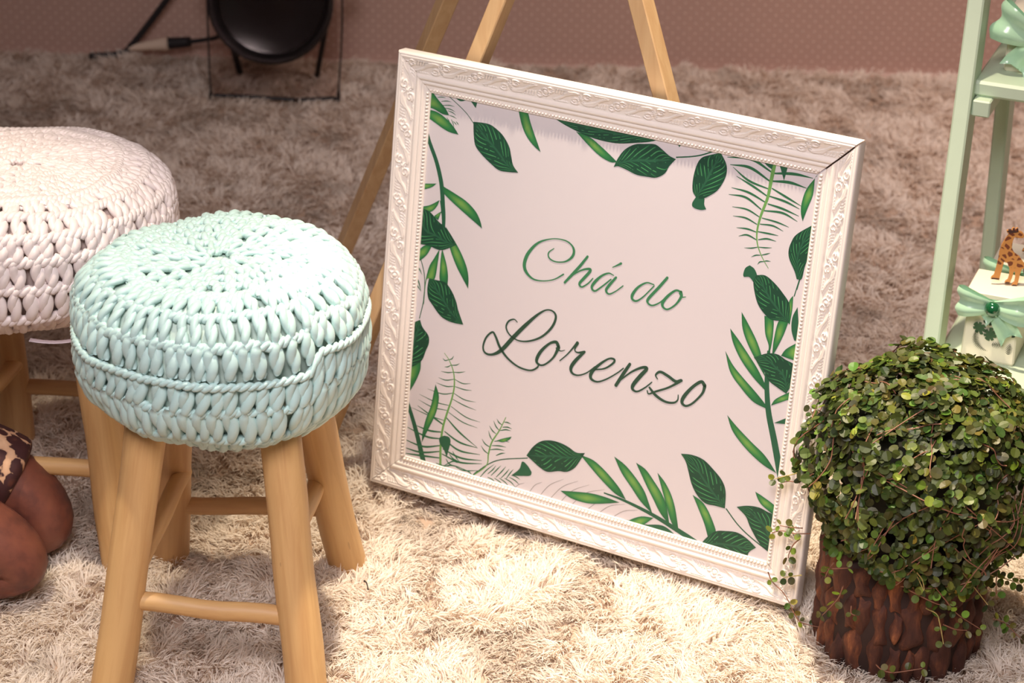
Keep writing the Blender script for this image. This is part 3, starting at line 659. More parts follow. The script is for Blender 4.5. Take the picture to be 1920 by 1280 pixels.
LETTERS=[(0,[12.1,19.4,21.8,19.4,21.8,36.3,38.8,24.2,19.4,14.5,31.5,48.4,53.3,46,26.6,17,17,21.8],[(2668,4234),(2591,4156),(2611,4081),(2711,4051),(2854,4083),(2954,4169),(2980,4264),(2933,4343),(2822,4386),(2631,4367),(2421,4265),(2280,4087),(2230,3916),(2270,3800),(2389,3724),(2548,3731),(2713,3791),(2853,3898)]),(0,[33.9,41.2,41.2,33.9],[(3194,4233),(3096,4077),(2980,3915),(2884,3785)]),(0,[12.1,21.8,33.9,41.2,43.6,36.3,24.2,19.4,17],[(2959,3884),(3103,4006),(3218,4059),(3258,4041),(3173,3914),(3111,3821),(3151,3781),(3240,3851),(3307,3940)]),(0,[14.5,21.8,31.5,43.6,36.3,26.6,21.8,19.4],[(3616,4055),(3539,4069),(3438,4008),(3343,3897),(3304,3809),(3357,3769),(3455,3855),(3583,3990)]),(0,[33.9,41.2,36.3,24.2,17,17],[(3655,4033),(3559,3890),(3526,3815),(3576,3775),(3671,3837),(3774,3939)]),(0,[12.1,21.8,33.9],[(3588,4165),(3650,4206),(3709,4248)]),(0,[17,21.8,33.9,43.6,36.3,26.6,19.4,17],[(4229,4061),(4117,4062),(3999,3969),(3930,3852),(3933,3786),(3998,3772),(4094,3857),(4236,4045)]),(0,[38.8,41.2,41.2,31.5,24.2,19.4,17],[(4415,4201),(4307,4039),(4176,3853),(4167,3789),(4234,3762),(4332,3818),(4411,3903)]),(0,[29.1,29.1,38.8,43.6,31.5,24.2,26.6,38.8,41.2],[(4641,4050),(4560,4053),(4456,3952),(4388,3836),(4407,3774),(4478,3764),(4583,3859),(4649,3985),(4639,4049)]),(0,[24.2,19.4,9.7],[(4621,4027),(4660,3984),(4716,3997)]),(1,[14.5,19.4,26.6,26.6,21.8,21.8,26.6,31.5,36.3,36.3,26.6,21.8,36.3,55.7,60.6,58.1,36.3,31.5,29.1,29.1,29.1,36.3,41.2,33.9,29.1,26.6,26.6,21.8],[(2200,3036),(2143,3064),(2060,3014),(2031,2914),(2104,2815),(2246,2768),(2417,2802),(2605,2913),(2748,3086),(2798,3247),(2749,3323),(2638,3320),(2501,3211),(2323,3007),(2156,2792),(1989,2564),(1847,2459),(1732,2454),(1687,2538),(1724,2688),(1816,2792),(1877,2737),(1961,2593),(2099,2462),(2283,2378),(2472,2371),(2578,2440),(2601,2504)]),(1,[53.3,48.4,36.3,48.4,48.4,31.5,26.6,31.5,53.3],[(2879,2840),(2837,2888),(2736,2840),(2614,2694),(2559,2552),(2602,2493),(2694,2516),(2817,2651),(2886,2819)]),(1,[33.9,17,9.7],[(2858,2800),(2920,2776),(2986,2802)]),(1,[17,19.4,31.5,48.4],[(2925,2631),(3039,2764),(3140,2915),(3170,2957)]),(1,[41.2,21.8,24.2,41.2],[(3175,2954),(3139,2853),(3184,2818),(3286,2848)]),(1,[36.3,53.3,50.9,36.3,24.2,19.4,17],[(3293,2854),(3168,2692),(3108,2572),(3135,2498),(3227,2486),(3354,2553),(3474,2675)]),(1,[19.4,24.2,31.5,33.9,26.6,38.8,53.3,43.6,26.6,21.8,19.4,19.4],[(3455,2624),(3630,2691),(3750,2801),(3756,2855),(3673,2844),(3541,2726),(3435,2585),(3433,2491),(3533,2466),(3670,2540),(3824,2670),(3910,2761)]),(1,[43.6,50.9,48.4],[(4001,2845),(3919,2683),(3825,2487)]),(1,[17,26.6,38.8,48.4,58.1,55.7,41.2,26.6,21.8,17],[(3861,2553),(4032,2734),(4187,2841),(4262,2844),(4177,2713),(4087,2564),(4083,2495),(4157,2479),(4266,2564),(4360,2668)]),(1,[14.5,26.6,38.8,43.6,46,46],[(4440,2734),(4406,2787),(4469,2848),(4590,2817),(4713,2768),(4791,2802)]),(1,[36.3,29.1,29.1,21.8,19.4],[(4770,2778),(4610,2651),(4433,2549),(4334,2489),(4305,2528)]),(1,[31.5,43.6,36.3,29.1,21.8,14.5],[(4335,2581),(4440,2494),(4587,2440),(4715,2455),(4772,2510),(4772,2583)]),(1,[53.3,46,43.6,53.3,46,31.5,29.1,33.9,48.4],[(5141,2820),(5085,2858),(4971,2754),(4863,2591),(4839,2494),(4902,2457),(4999,2523),(5118,2690),(5145,2806)]),(1,[31.5,19.4,9.7],[(5125,2778),(5191,2747),(5257,2771)])]
# ------------------------------------------------------------------ framed sign leaning on the easel
EX = np.array([0.88042487, -0.47418566, 0.0]); EY = np.array([0.06002563, 0.11145013, 0.99195554])
EZ = np.array([-0.47037109, -0.87334233, 0.12658676]); FO = np.array([-0.21057076, 2.8797061, 0.012])
FW, FH, RW = 0.68971, 0.65944, 0.0535
sign = empty('framed_sign', FO)
sign.matrix_world = Matrix(((EX[0], EY[0], EZ[0], FO[0]), (EX[1], EY[1], EZ[1], FO[1]), (EX[2], EY[2], EZ[2], FO[2]), (0, 0, 0, 1)))
tag(sign, 'square white carved picture frame with a leafy printed name sign, leaning on the easel', 'picture frame')
BACK = -0.022

# carved ornament: one period of scrolls, leaves, a boss and scallops, as a height field
PER, ZA, ZB = 0.110, 0.0075, 0.0285
nt_, ns_ = 440, 84
tg = (np.arange(nt_) + 0.5) / nt_ * PER
sg = np.linspace(ZA, ZB, ns_)
TG, SG = np.meshgrid(tg, sg, indexing='ij')
HF = np.zeros((nt_, ns_))
def stroke(pts, w0, w1, hgt):
    global HF
    p = spline(pts, 60) * 0.001
    ws = np.linspace(w0, w1, 60) * 0.001
    for sh in (-PER, 0, PER):
        for (x, y), w in zip(p, ws):
            x2 = x + sh
            if x2 < -0.004 or x2 > PER + 0.004: continue
            i0, i1 = int(max(0, (x2 - w) / PER * nt_)), int(min(nt_, (x2 + w) / PER * nt_ + 2))
            if i1 <= i0: continue
            d2 = ((TG[i0:i1] - x2) ** 2 + (SG[i0:i1] - y) ** 2) / w ** 2
            HF[i0:i1] = np.maximum(HF[i0:i1], hgt * np.sqrt(np.clip(1 - d2, 0, 1)))
for m in (0, 1):
    f = (lambda x, y: (x, y)) if m == 0 else (lambda x, y: (55 - (x - 55), 36 - y))
    F_ = lambda *pp: [f(x, y) for x, y in pp]
    for k in range(3):                                      # the three ribs of a long acanthus leaf
        stroke(F_((12 + 3 * k, 25.5 - 1.2 * k), (22 + 2 * k, 23.5 - 2.2 * k), (33 + k, 17 - 2.4 * k), (46, 12.5 - 1.2 * k), (52, 12 - 0.5 * k)), 0.7, 1.5, 0.9)
    stroke(F_((40, 25), (45, 27), (50, 25), (50, 20), (45, 18.5), (41.5, 21), (43.5, 23.5), (46, 22.5)), 1.6, 0.9, 1.1)   # curl
    stroke(F_((12, 12), (9, 10), (5, 12), (5, 16.5), (9, 18), (12, 15.5), (9.5, 14)), 1.5, 0.8, 1.0)
    for k in range(6):                                      # leaf fringe
        x = 16 + 4.2 * k
        stroke(F_((x, 14.5 - 0.4 * k + 2), (x + 2.2, 11.2), (x + 4.8, 9.8)), 0.9, 0.5, 0.7)
    for k in range(5):
        x = 14 + 4 * k
        stroke(F_((x, 27.6), (x + 1.6, 26.2), (x + 3.2, 27.4)), 0.8, 0.8, 0.6)
for cx_, cy_ in ((0.0, 18.0), (110.0, 18.0)):               # shell boss
    stroke([(cx_ - 0.1, cy_), (cx_ + 0.1, cy_)], 3.4, 3.4, 1.5)
    a = np.linspace(0, 2 * math.pi, 24)
    stroke(np.stack([cx_ + 5.4 * np.cos(a), cy_ + 5.4 * np.sin(a)], 1), 0.9, 0.9, 1.1)
stroke([(54.9, 18.0), (55.1, 18.0)], 2.2, 2.2, 1.2)
for k in range(8):
    a = k * math.pi / 4
    stroke([(55 + 2.6 * math.cos(a), 18 + 2.6 * math.sin(a)), (55 + 6 * math.cos(a), 18 + 6 * math.sin(a))], 1.0, 0.6, 0.9)

PROF = np.array([(0.0, BACK), (0.0, -0.0045), (0.0012, -0.0016), (0.0024, -0.0008), (0.0040, -0.0004), (0.0046, -0.0011), (0.0053, -0.0003),
                 (0.0068, 0.0), (0.0080, -0.0006), (0.0120, -0.0030), (0.0180, -0.0060), (0.0240, -0.0079), (0.0280, -0.0086), (0.0293, -0.0086),
                 (0.0300, -0.0070), (0.0312, -0.0056), (0.0335, -0.0048), (0.0358, -0.0056), (0.0368, -0.0080), (0.0378, -0.0084), (0.0388, -0.0072),
                 (0.0405, -0.0066), (0.0422, -0.0076), (0.0430, -0.0094), (0.0440, -0.0098), (0.0455, -0.0098), (0.0475, -0.0100), (0.0505, -0.0100),
                 (0.0515, -0.0094), (0.0530, -0.0096), (0.0535, -0.0102), (0.0535, -0.0119)])
def rail(origin, d, m, L, g0, g1, seed):
    origin, d, m = (np.asarray(v, float) for v in (origin, d, m))
    car = np.linspace(ZA, ZB, 52)
    base = np.interp(car, PROF[1:-1, 0], PROF[1:-1, 1])
    keep = (PROF[:, 0] < ZA) | (PROF[:, 0] > ZB)
    S_ = np.concatenate([PROF[keep & (PROF[:, 0] < ZA)], np.stack([car, base], 1), PROF[keep & (PROF[:, 0] > ZB)]])
    n = 560
    u = np.linspace(0, 1, n)[:, None]
    s, h = S_[None, :, 0], S_[None, :, 1]
    T = (s + g0) + (L - 2 * s - g0 - g1) * u
    off = (L / PER - round(L / PER)) * PER / 2
    ti = ((T - off) % PER) / PER * nt_
    i0 = np.floor(ti).astype(int) % nt_; fr = ti - np.floor(ti)
    sj = np.clip((s - ZA) / (ZB - ZA) * (ns_ - 1), 0, ns_ - 1.001) + 0 * T
    j0 = sj.astype(int); fj = sj - j0
    hc = (HF[i0, j0] * (1 - fr) + HF[(i0 + 1) % nt_, j0] * fr) * (1 - fj) + (HF[i0, j0 + 1] * (1 - fr) + HF[(i0 + 1) % nt_, j0 + 1] * fr) * fj
    edge = np.clip(np.minimum(s - ZA, ZB - s) / 0.0015, 0, 1)
    hh_ = h + 0.0021 * hc * edge * (S_[None, :, 0] >= ZA) * (S_[None, :, 0] <= ZB)
    V = origin + d * T[..., None] + m * (s + 0 * T)[..., None]
    V = V + np.array([0, 0, 1.0]) * hh_[..., None]
    flip = np.cross(d, m)[2] < 0
    G = Geo()
    G.add(V, grid_faces(n, len(S_), flip=flip))
    for e, row in ((0, V[0]), (1, V[-1])):                  # close the mitred ends
        c = row[[0]] * 0.5 + row[[-1]] * 0.5
        c[0, 2] = BACK
        k = np.arange(len(S_) - 1)
        tr = np.stack([k * 0 + len(S_), k, k + 1], 1)
        G.add(np.concatenate([row, c]), None, tr if (e == 0) == flip else tr[:, ::-1])
    o = G.build('frame_rail', M_frame, sign)
    # row of beads along the sight edge
    nb = int((L - 2 * 0.0495 - 0.004) / 0.0052)
    tb = 0.0495 + 0.002 + (np.arange(nb) + 0.5) * (L - 0.099 - 0.004) / nb
    ph_, az = np.linspace(0.0, math.pi / 2, 5), np.linspace(0, 2 * math.pi, 9)[:-1]
    ball = np.stack([np.cos(ph_)[:, None] * np.cos(az), np.cos(ph_)[:, None] * np.sin(az), np.sin(ph_)[:, None] + 0 * az], -1).reshape(-1, 3)
    c = origin + d * tb[:, None] + m * 0.0490 + np.array([0, 0, -0.0099])
    B = Geo()
    VV = c[:, None] + ball[None] * np.array([0.0024, 0.0024, 0.0036])
    f = grid_faces(5, 8, close_v=True, flip=True)
    B.add(VV.reshape(-1, 3), (f[None] + (np.arange(nb) * 40)[:, None, None]).reshape(-1, 4))
    tag(B.build('bead_row', M_frame, o), kind='stuff')
    return o
rail((0, FH, 0), (1, 0, 0), (0, -1, 0), FW, 0.0004, 0.0016, 1)
rail((0, 0, 0), (1, 0, 0), (0, 1, 0), FW, 0.0004, 0.0005, 2)
rail((0, 0, 0), (0, 1, 0), (1, 0, 0), FH, 0.0004, 0.0004, 3)
rail((FW, 0, 0), (0, 1, 0), (-1, 0, 0), FH, 0.0005, 0.0016, 4)
g = Geo(); box(g, (0.012, 0.012, -0.0215), (FW - 0.012, FH - 0.012, -0.0165), 0.001)
g.build('backing_board', M_backing, sign, smooth=False)
g = Geo(); box(g, (0.045, 0.045, -0.0162), (FW - 0.045, FH - 0.045, -0.0120), 0.0004)
panel = g.build('print_panel', M_paper, sign, smooth=False)

# ---- the print: leaves, stems and lettering as thin flat ink on the panel
PZ0 = -0.0120
def leaf_grid(geo, pts, z, rows=22, cols=9, sm=True):
    p = np.array(pts, float) * 1e-4
    k = len(p)
    d = np.linalg.norm(p[:, None] - p[None], axis=-1)
    i, j = np.unravel_index(np.argmax(d), d.shape)
    i, j = min(i, j), max(i, j)
    A = p[i:j + 1]
    B = np.concatenate([p[j:], p[:i + 1]])[::-1]
    res = lambda q: spline(q, 80) if sm else spline(q, 80)
    def eq(q):
        q = res(q)
        s = np.concatenate([[0], np.cumsum(np.linalg.norm(np.diff(q, axis=0), axis=1))])
        u = np.linspace(0, s[-1], rows)
        return np.stack([np.interp(u, s, q[:, 0]), np.interp(u, s, q[:, 1])], 1)
    A, B = eq(A), eq(B)
    v = np.linspace(0, 1, cols)[None, :, None]
    V = A[:, None] * (1 - v) + B[:, None] * v
    V = np.concatenate([V, np.full(V.shape[:2] + (1,), z)], -1)
    uu, vv = np.meshgrid(np.linspace(0, 1, rows), np.linspace(0, 1, cols), indexing='ij')
    e1, e2 = A[rows // 2] - A[rows // 2 - 1], B[rows // 2] - A[rows // 2]
    geo.add(V, grid_faces(rows, cols, flip=(e1[0] * e2[1] - e1[1] * e2[0]) < 0), uv=np.stack([uu, vv], -1))
def ribbon(geo, pts, ws, z, n=None, caps=False):
    p = np.array(pts, float) * 1e-4
    w = np.interp(np.linspace(0, 1, len(p)), np.linspace(0, 1, len(ws)), ws) * 1e-4 if len(ws) != len(p) else np.array(ws) * 1e-4
    n = n or max(8, 9 * (len(p) - 1))
    q = spline(np.concatenate([p, w[:, None]], 1), n)
    c, w = q[:, :2], np.maximum(q[:, 2], 0.00005)
    t = norm(np.gradient(c, axis=0))
    nn = np.stack([-t[:, 1], t[:, 0]], 1)
    V = np.stack([c + nn * w[:, None] / 2, c - nn * w[:, None] / 2], 1)
    V = np.concatenate([V, np.full(V.shape[:2] + (1,), z)], -1)
    geo.add(V, grid_faces(n, 2, flip=True), uv=np.stack([np.stack([np.linspace(0, 1, n)] * 2, 1), np.tile([0.0, 1.0], (n, 1))], -1))
    if caps:
        for e, s in ((0, -1), (-1, 1)):
            a = np.linspace(0, 2 * math.pi, 17)[:-1]
            r = w[e] / 2
            cv = np.stack([c[e, 0] + r * np.cos(a), c[e, 1] + r * np.sin(a), np.full(16, z + 1e-6)], 1)
            cv = np.concatenate([cv, [[c[e, 0], c[e, 1], z + 1e-6]]])
            k = np.arange(16)
            geo.add(cv, None, np.stack([k * 0 + 16, k, (k + 1) % 16], 1), uv=np.full((17, 2), 0.5))

def ink(name, build):
    t = NT(name)
    uvn = t.n('ShaderNodeUVMap')
    sp = t.n('ShaderNodeSeparateXYZ'); t.l(uvn.outputs[0], sp.inputs[0])
    u, v = sp.outputs[0], sp.outputs[1]
    t.set(Base_Color=build(t, u, v), Roughness=0.42)
    return t.m
def blade_col(t, u, v):
    a = t.math('ABSOLUTE', t.math('SUBTRACT', t.math('MULTIPLY', v, 2), 1.0))
    across = t.math('SUBTRACT', 1.0, t.math('POWER', a, 1.6))
    al = t.math('SUBTRACT', 1.0, t.math('MULTIPLY', t.math('ABSOLUTE', t.math('SUBTRACT', u, 0.45)), 2.3))
    f = t.math('MULTIPLY', across, t.math('MAXIMUM', al, 0.0))
    return t.ramp(f, [(0.0, s2l((34, 98, 62))), (0.35, s2l((50, 124, 68))), (0.95, s2l((112, 158, 78)))])
def broad_col(t, u, v):
    a = t.math('ABSOLUTE', t.math('SUBTRACT', t.math('MULTIPLY', v, 2), 1.0))
    ph_ = t.math('ADD', t.math('MULTIPLY', u, 9.0), t.math('MULTIPLY', a, 3.2))
    fr_ = t.math('ABSOLUTE', t.math('SUBTRACT', t.math('FRACT', ph_), 0.5))
    line = t.math('SUBTRACT', 1.0, t.math('MULTIPLY', fr_, 6.0))
    line = t.math('MAXIMUM', line, 0.0)
    nz_ = t.noise(t.coord('Object', (70, 70, 70)), 1.0, 2)
    line = t.math('MULTIPLY', line, t.math('GREATER_THAN', nz_, 0.43))
    body = t.math('MULTIPLY', t.math('MULTIPLY', a, t.math('SUBTRACT', 1.0, a)), 3.6)
    f = t.math('MULTIPLY', line, body)
    rib = t.math('GREATER_THAN', 0.07, a)
    c = t.ramp(f, [(0.0, s2l((24, 68, 50))), (0.55, s2l((52, 128, 78))), (1.0, s2l((110, 180, 120)))])
    return t.mix(t.math('MULTIPLY', rib, 0.5), c, s2l((48, 106, 76)))
M_blade = ink('ink_blade_green', blade_col)
M_broad = ink('ink_leaf_dark_green', broad_col)
def stem_mat(name, rgb): return plain(name, rgb, 0.42, 0.02)
M_st = {0: stem_mat('ink_dark', (30, 90, 62)), 1: stem_mat('ink_fern', (44, 104, 70)), 2: stem_mat('ink_stem', (38, 92, 66)),
        3: stem_mat('ink_fern_stem', (104, 156, 84)), 4: stem_mat('ink_hairline', (150, 146, 146))}
zi = PZ0 + 0.00003
groups = {}
for kind, ws, pts in STEMS:
    zi += 0.000001
    if len(ws) == 3 and kind in (1, 4): ws = [ws[0] * 0.55, ws[1], ws[2]] if kind == 1 else [ws[0], ws[0], ws[0] * .4]
    ribbon(groups.setdefault(kind, Geo()), pts, ws, zi + (0.00003 if kind == 3 else 0), n=None if len(pts) > 3 else 16)
for k, gg in groups.items():
    tag(gg.build({1: 'printed_fern_leaflets', 2: 'printed_stems', 3: 'printed_fern_stems', 4: 'printed_frond_outline'}.get(k, 'printed_stems'), M_st[k], panel, smooth=False), kind='stuff')
zi = PZ0 + 0.00026
for kind, pts in BLADES:
    zi += 0.0000012
    gg = Geo(); leaf_grid(gg, pts, zi)
    gg.build('printed_leaf' if kind == 0 else 'printed_leaf_tip', M_blade if kind == 0 else M_st[2], panel, smooth=False, uv=True)
zi += 0.00001
for kind, pts in BROADS:
    zi += 0.0000012
    gg = Geo(); leaf_grid(gg, pts, zi, 30, 13)
    gg.build('printed_broad_leaf', M_broad, panel, smooth=False, uv=True)
M_let = [plain('ink_letter_green', (58, 124, 84), 0.42, 0.02), plain('ink_letter_dark', (44, 76, 60), 0.42, 0.02)]
zi = PZ0 + 0.0004
it = iter(LETTERS)
for n_ in (1, 2, 3, 2, 2, 1, 2, 2, 1, 2, 3, 2):           # strokes of each letter: C h a d o / L o r e n z o
    gg = Geo()
    for _ in range(n_):
        col, ws, pts = next(it)
        zi += 0.0000012
        ribbon(gg, pts, ws, zi, n=14 * (len(pts) - 1), caps=True)
    tag(gg.build('letter', M_let[col], panel, smooth=False), kind='stuff' if False else None)

# ------------------------------------------------------------------ easel behind the sign
easel = empty('wooden_easel', (0.05, 3.2, 0))
AP = np.array([0.077, 2.985, 0.99])
rel = np.array([0.05, 3.2, 0])
A0, A1 = np.array([-0.3065, 2.945, -0.0165]), np.array([-0.0524, 2.9357, 0.6701])
B0, B1 = np.array([0.402, 2.735, -0.0165]), np.array([0.1973, 2.80, 0.6617])
C0 = np.array([-0.345, 3.56, -0.0165])
A1 = A1 + np.array([0, 0.012, 0.0])
B1 = B1 + np.array([0, 0.012, 0])
def ext(p, q, z): return p + (q - p) * (z - p[2]) / (q[2] - p[2])
Atop, Btop = ext(A0, A1, 0.93), ext(B0, B1, 0.93)
sideA = np.array([0.88, -0.47, 0.0])
for p, q in ((A0, Atop), (B0, Btop)):
    g = Geo(); beam(g, p - rel, q - rel, 0.0235, 0.030, sideA, 0.0015); g.build('leg', M_pine, easel, smooth=False)
mid = (Atop + Btop) / 2
g = Geo(); beam(g, C0 - rel, np.array([-0.020, 3.02, 0.935]) - rel, 0.024, 0.028, np.array([1, 0.2, 0]), 0.0015); g.build('leg', M_pine, easel, smooth=False)
g = Geo(); beam(g, Atop + (Atop - mid) * 0.2 + np.array([0, 0.028, -0.02]) - rel, Btop + (Btop - mid) * 0.2 + np.array([0, 0.028, -0.02]) - rel, 0.04, 0.022, np.array([0, 0, 1.0]), 0.0015)
beam(g, mid + np.array([0, 0.02, 0.01]) - rel, np.array([-0.02, 3.05, 0.92]) - rel, 0.05, 0.025, np.array([1.0, 0, 0]), 0.0015)
g.build('head_block', M_pine, easel, smooth=False)
tag(easel, 'light pine tripod easel standing behind the framed sign', 'easel')

# ------------------------------------------------------------------ stage lamp by the wall
M_black = plain('black_enamel', (30, 29, 33), 0.45, 0.1, 30)
M_black_gloss = plain('black_reflector', (26, 25, 29), 0.18, 0.1, 30)
M_metal = plain('dull_steel', (150, 140, 130), 0.4, 0.1, 60, Metallic=0.8)
can = empty('stage_lamp', (-0.548, 4.73, -0.0165))
Rc, zc_ = 0.136, 0.208
Mx = np.eye(4); Mx[:3, :3] = np.array([[1, 0, 0], [0, 0.19, -0.98], [0, 0.98, 0.19]]); Mx[:3, 3] = (0, 0.0, zc_)
Mx[:3, :3] = np.array([[1, 0, 0], [0, 0.2, -0.9798], [0, 0.9798, 0.2]])
g = Geo()
lathe(g, [(0.0, 0.015), (0.05, 0.012), (0.10, 0.03), (0.118, 0.055), (0.126, 0.085), (0.136, 0.090), (0.139, 0.084), (0.139, 0.070), (0.132, 0.064), (0.130, 0.0), (0.122, -0.05), (0.10, -0.09), (0.05, -0.112), (0, -0.115)], 48, Mx)
g.build('housing', M_black, can)
g = Geo(); lathe(g, [(0.0, 0.052), (0.03, 0.050), (0.07, 0.048), (0.118, 0.058)], 48, Mx); g.build('lens', M_black_gloss, can)
g = Geo()
a = np.linspace(0, math.pi, 30)
C = np.stack([0.158 * np.cos(a), 0 * a + 0.03, zc_ + 0.01 - 0.0 + 0.19 * np.sin(a)], -1)
tubes(g, C[None], 0.010, np.broadcast_to([0, 1.0, 0], C.shape)[None], sides=8, flat=1.6)
g.build('yoke', M_black, can)
for s in (-1, 1):
    g = Geo(); tubes(g, np.array([[[s * 0.132, 0.03, zc_ + 0.01], [s * 0.15, 0.03, zc_ + 0.01], [s * 0.178, 0.03, zc_ + 0.01]]]), np.array([0.012, 0.016, 0.014])[None], sides=10)
    g.build('knob', M_black, can)
for s in (-1, 1):
    g = Geo(); beam(g, (s * 0.085, 0.05, 0.0), (s * 0.118, 0.02, zc_ - 0.04), 0.012, 0.02, (1, 0, 0))
    g.build('foot', M_black, can, smooth=False)
tag(can, 'black round stage lamp standing on the rug against the wall', 'lamp')
# clear gel sheet in its thin dark wire holder, standing in front of the lamp
gel = empty('gel_sheet', (-0.539, 4.61, -0.0165))
t = NT('clear_gel')
t.set(Base_Color=(0.86, 0.80, 0.78, 1), Roughness=0.03, Transmission_Weight=1.0, IOR=1.05)
g = Geo(); box(g, (-0.140, -0.0006, 0.02), (0.140, 0.0006, 0.315), 0.0003); g.build('clear_sheet', t.m, gel, smooth=False)
hw = spline([(-0.1415, 0, 0.32), (-0.1415, 0, 0.03), (-0.132, 0, 0.019), (-0.05, 0, 0.017), (0.0, 0, 0.014), (0.06, 0, 0.013), (0.128, 0, 0.019), (0.1415, 0, 0.03), (0.1415, 0, 0.32), (0.0, 0, 0.324), (-0.1415, 0, 0.32)], 140)
g = Geo(); tubes(g, hw[None], np.where(hw[:, 2] < 0.028, 0.0042, 0.0021)[None], sides=8); g.build('wire_frame', M_black, gel)
tag(gel, 'clear square gel sheet in a thin black wire frame before the stage lamp', 'filter')
# cables
M_white_tape = plain('cream_plastic', (226, 206, 186), 0.5, 0.04)
cab = empty('power_cable', (-0.75, 4.86, 0))
P_ = np.array([(-0.60, 4.80, 0.20), (-0.66, 4.84, 0.12), (-0.69, 4.86, 0.06), (-0.735, 4.885, 0.038), (-0.80, 4.895, 0.026)]) - np.array([-0.75, 4.86, 0])
g = Geo(); tubes(g, spline(P_, 40)[None], 0.0055, sides=8); g.build('cord', M_black, cab)
g = Geo(); c = np.array([(-0.765, 4.89, 0.032), (-0.79, 4.893, 0.028), (-0.815, 4.897, 0.024)]) - np.array([-0.75, 4.86, 0]); tubes(g, spline(c, 10)[None], np.linspace(0.012, 0.014, 10)[None], sides=12); g.build('connector_boot', M_black, cab)
g = Geo(); c = np.array([(-0.815, 4.897, 0.024), (-0.86, 4.90, 0.017), (-0.912, 4.905, 0.008)]) - np.array([-0.75, 4.86, 0]); tubes(g, spline(c, 12)[None], np.linspace(0.0165, 0.007, 12)[None], sides=14); g.build('plug', M_white_tape, cab)
tag(cab, 'black cord with a cream plug lying on the rug beside the stage lamp', 'cable')
g = Geo()
P_ = np.array([(-0.70, 4.88, 0.30), (-0.76, 4.89, 0.21), (-0.83, 4.90, 0.11), (-0.90, 4.905, 0.02), (-0.93, 4.90, -0.004), (-1.0, 4.88, -0.006)])
tubes(g, spline(P_, 50)[None], 0.0075, sides=8)
tag(g.build('slanted_cable', M_black), 'thick black cable slanting down the wall to the rug, left of the lamp', 'cable')
VINES=[[(0.493,2.3891,0.2066),(0.5085,2.3857,0.1937),(0.5205,2.3843,0.1758),(0.5316,2.384,0.1537)],[(0.5124,2.3851,0.1542),(0.5311,2.384,0.1441),(0.5503,2.3855,0.134),(0.5698,2.3899,0.1265)],[(0.5461,2.385,0.1588),(0.5604,2.3874,0.1401),(0.5808,2.3939,0.1137),(0.6174,2.4158,0.0781)],[(0.576,2.392,0.1813),(0.5874,2.3967,0.1666),(0.6014,2.4043,0.1465),(0.6256,2.4233,0.1103)],[(0.6401,2.4402,0.0782),(0.6677,2.483,0.0438),(0.6889,2.4758,0.0251)],[(0.4356,2.4221,0.134),(0.4318,2.4259,0.1137),(0.4229,2.4362,0.0907),(0.4162,2.4455,0.0737)],[(0.5374,2.3842,0.1275),(0.5521,2.3858,0.118),(0.5585,2.387,0.1015),(0.5666,2.389,0.071)],[(0.5633,2.3881,0.1009),(0.5803,2.3937,0.0907),(0.5976,2.402,0.0839)],[(0.4831,2.3923,0.0347),(0.4909,2.3897,0.0285),(0.5043,2.3865,0.0266),(0.5246,2.3841,0.0316),(0.5425,2.3846,0.0354)],[(0.52,2.3844,0.181),(0.5285,2.384,0.1693),(0.5322,2.384,0.1555)],[(0.4115,2.4532,0.1405),(0.4249,2.4337,0.1529),(0.4387,2.4192,0.1632)],[(0.423,2.4361,0.1602),(0.4177,2.4432,0.1433),(0.4154,2.4468,0.1312)],[(0.4927,2.3892,0.1945),(0.4931,2.3891,0.1825),(0.494,2.3888,0.1688)],[(0.6343,2.4327,0.1543),(0.6352,2.4338,0.136),(0.6391,2.4388,0.1168)],[(0.447,2.4122,0.1104),(0.4476,2.4118,0.1),(0.4521,2.4085,0.0987)],[(0.6054,2.4068,0.1678),(0.6378,2.437,0.1446),(0.6777,2.4796,0.1093)],[(0.4073,2.5468,0.1375),(0.3873,2.5566,0.131),(0.3723,2.5645,0.1301),(0.359,2.5708,0.1235)],[(0.3968,2.5531,0.1418),(0.3801,2.5615,0.1379),(0.3679,2.5679,0.1363)],[(0.3985,2.5643,0.2257),(0.3823,2.5715,0.2147),(0.3692,2.5774,0.207),(0.3574,2.5827,0.1996)],[(0.3897,2.5659,0.2042),(0.3763,2.5729,0.2023),(0.3664,2.5775,0.197)],[(0.3944,2.552,0.1257),(0.3869,2.5546,0.1155),(0.3822,2.5551,0.1017),(0.3813,2.5544,0.0936)],[(0.3995,2.5419,0.0749),(0.3876,2.5475,0.0693),(0.3775,2.5522,0.0644)],[(0.3568,2.5635,0.0653),(0.363,2.5584,0.0533),(0.3774,2.5491,0.0425),(0.3865,2.5424,0.0299),(0.3927,2.5373,0.0179)],[(0.3927,2.5373,0.0179),(0.4015,2.5311,0.0076),(0.4153,2.5236,0.0069),(0.4356,2.513,0.0093)],[(0.4042,2.5712,0.2946),(0.3983,2.5758,0.304),(0.3966,2.5777,0.3108)],[(0.4082,2.5751,0.3363),(0.4014,2.5792,0.3395)]]
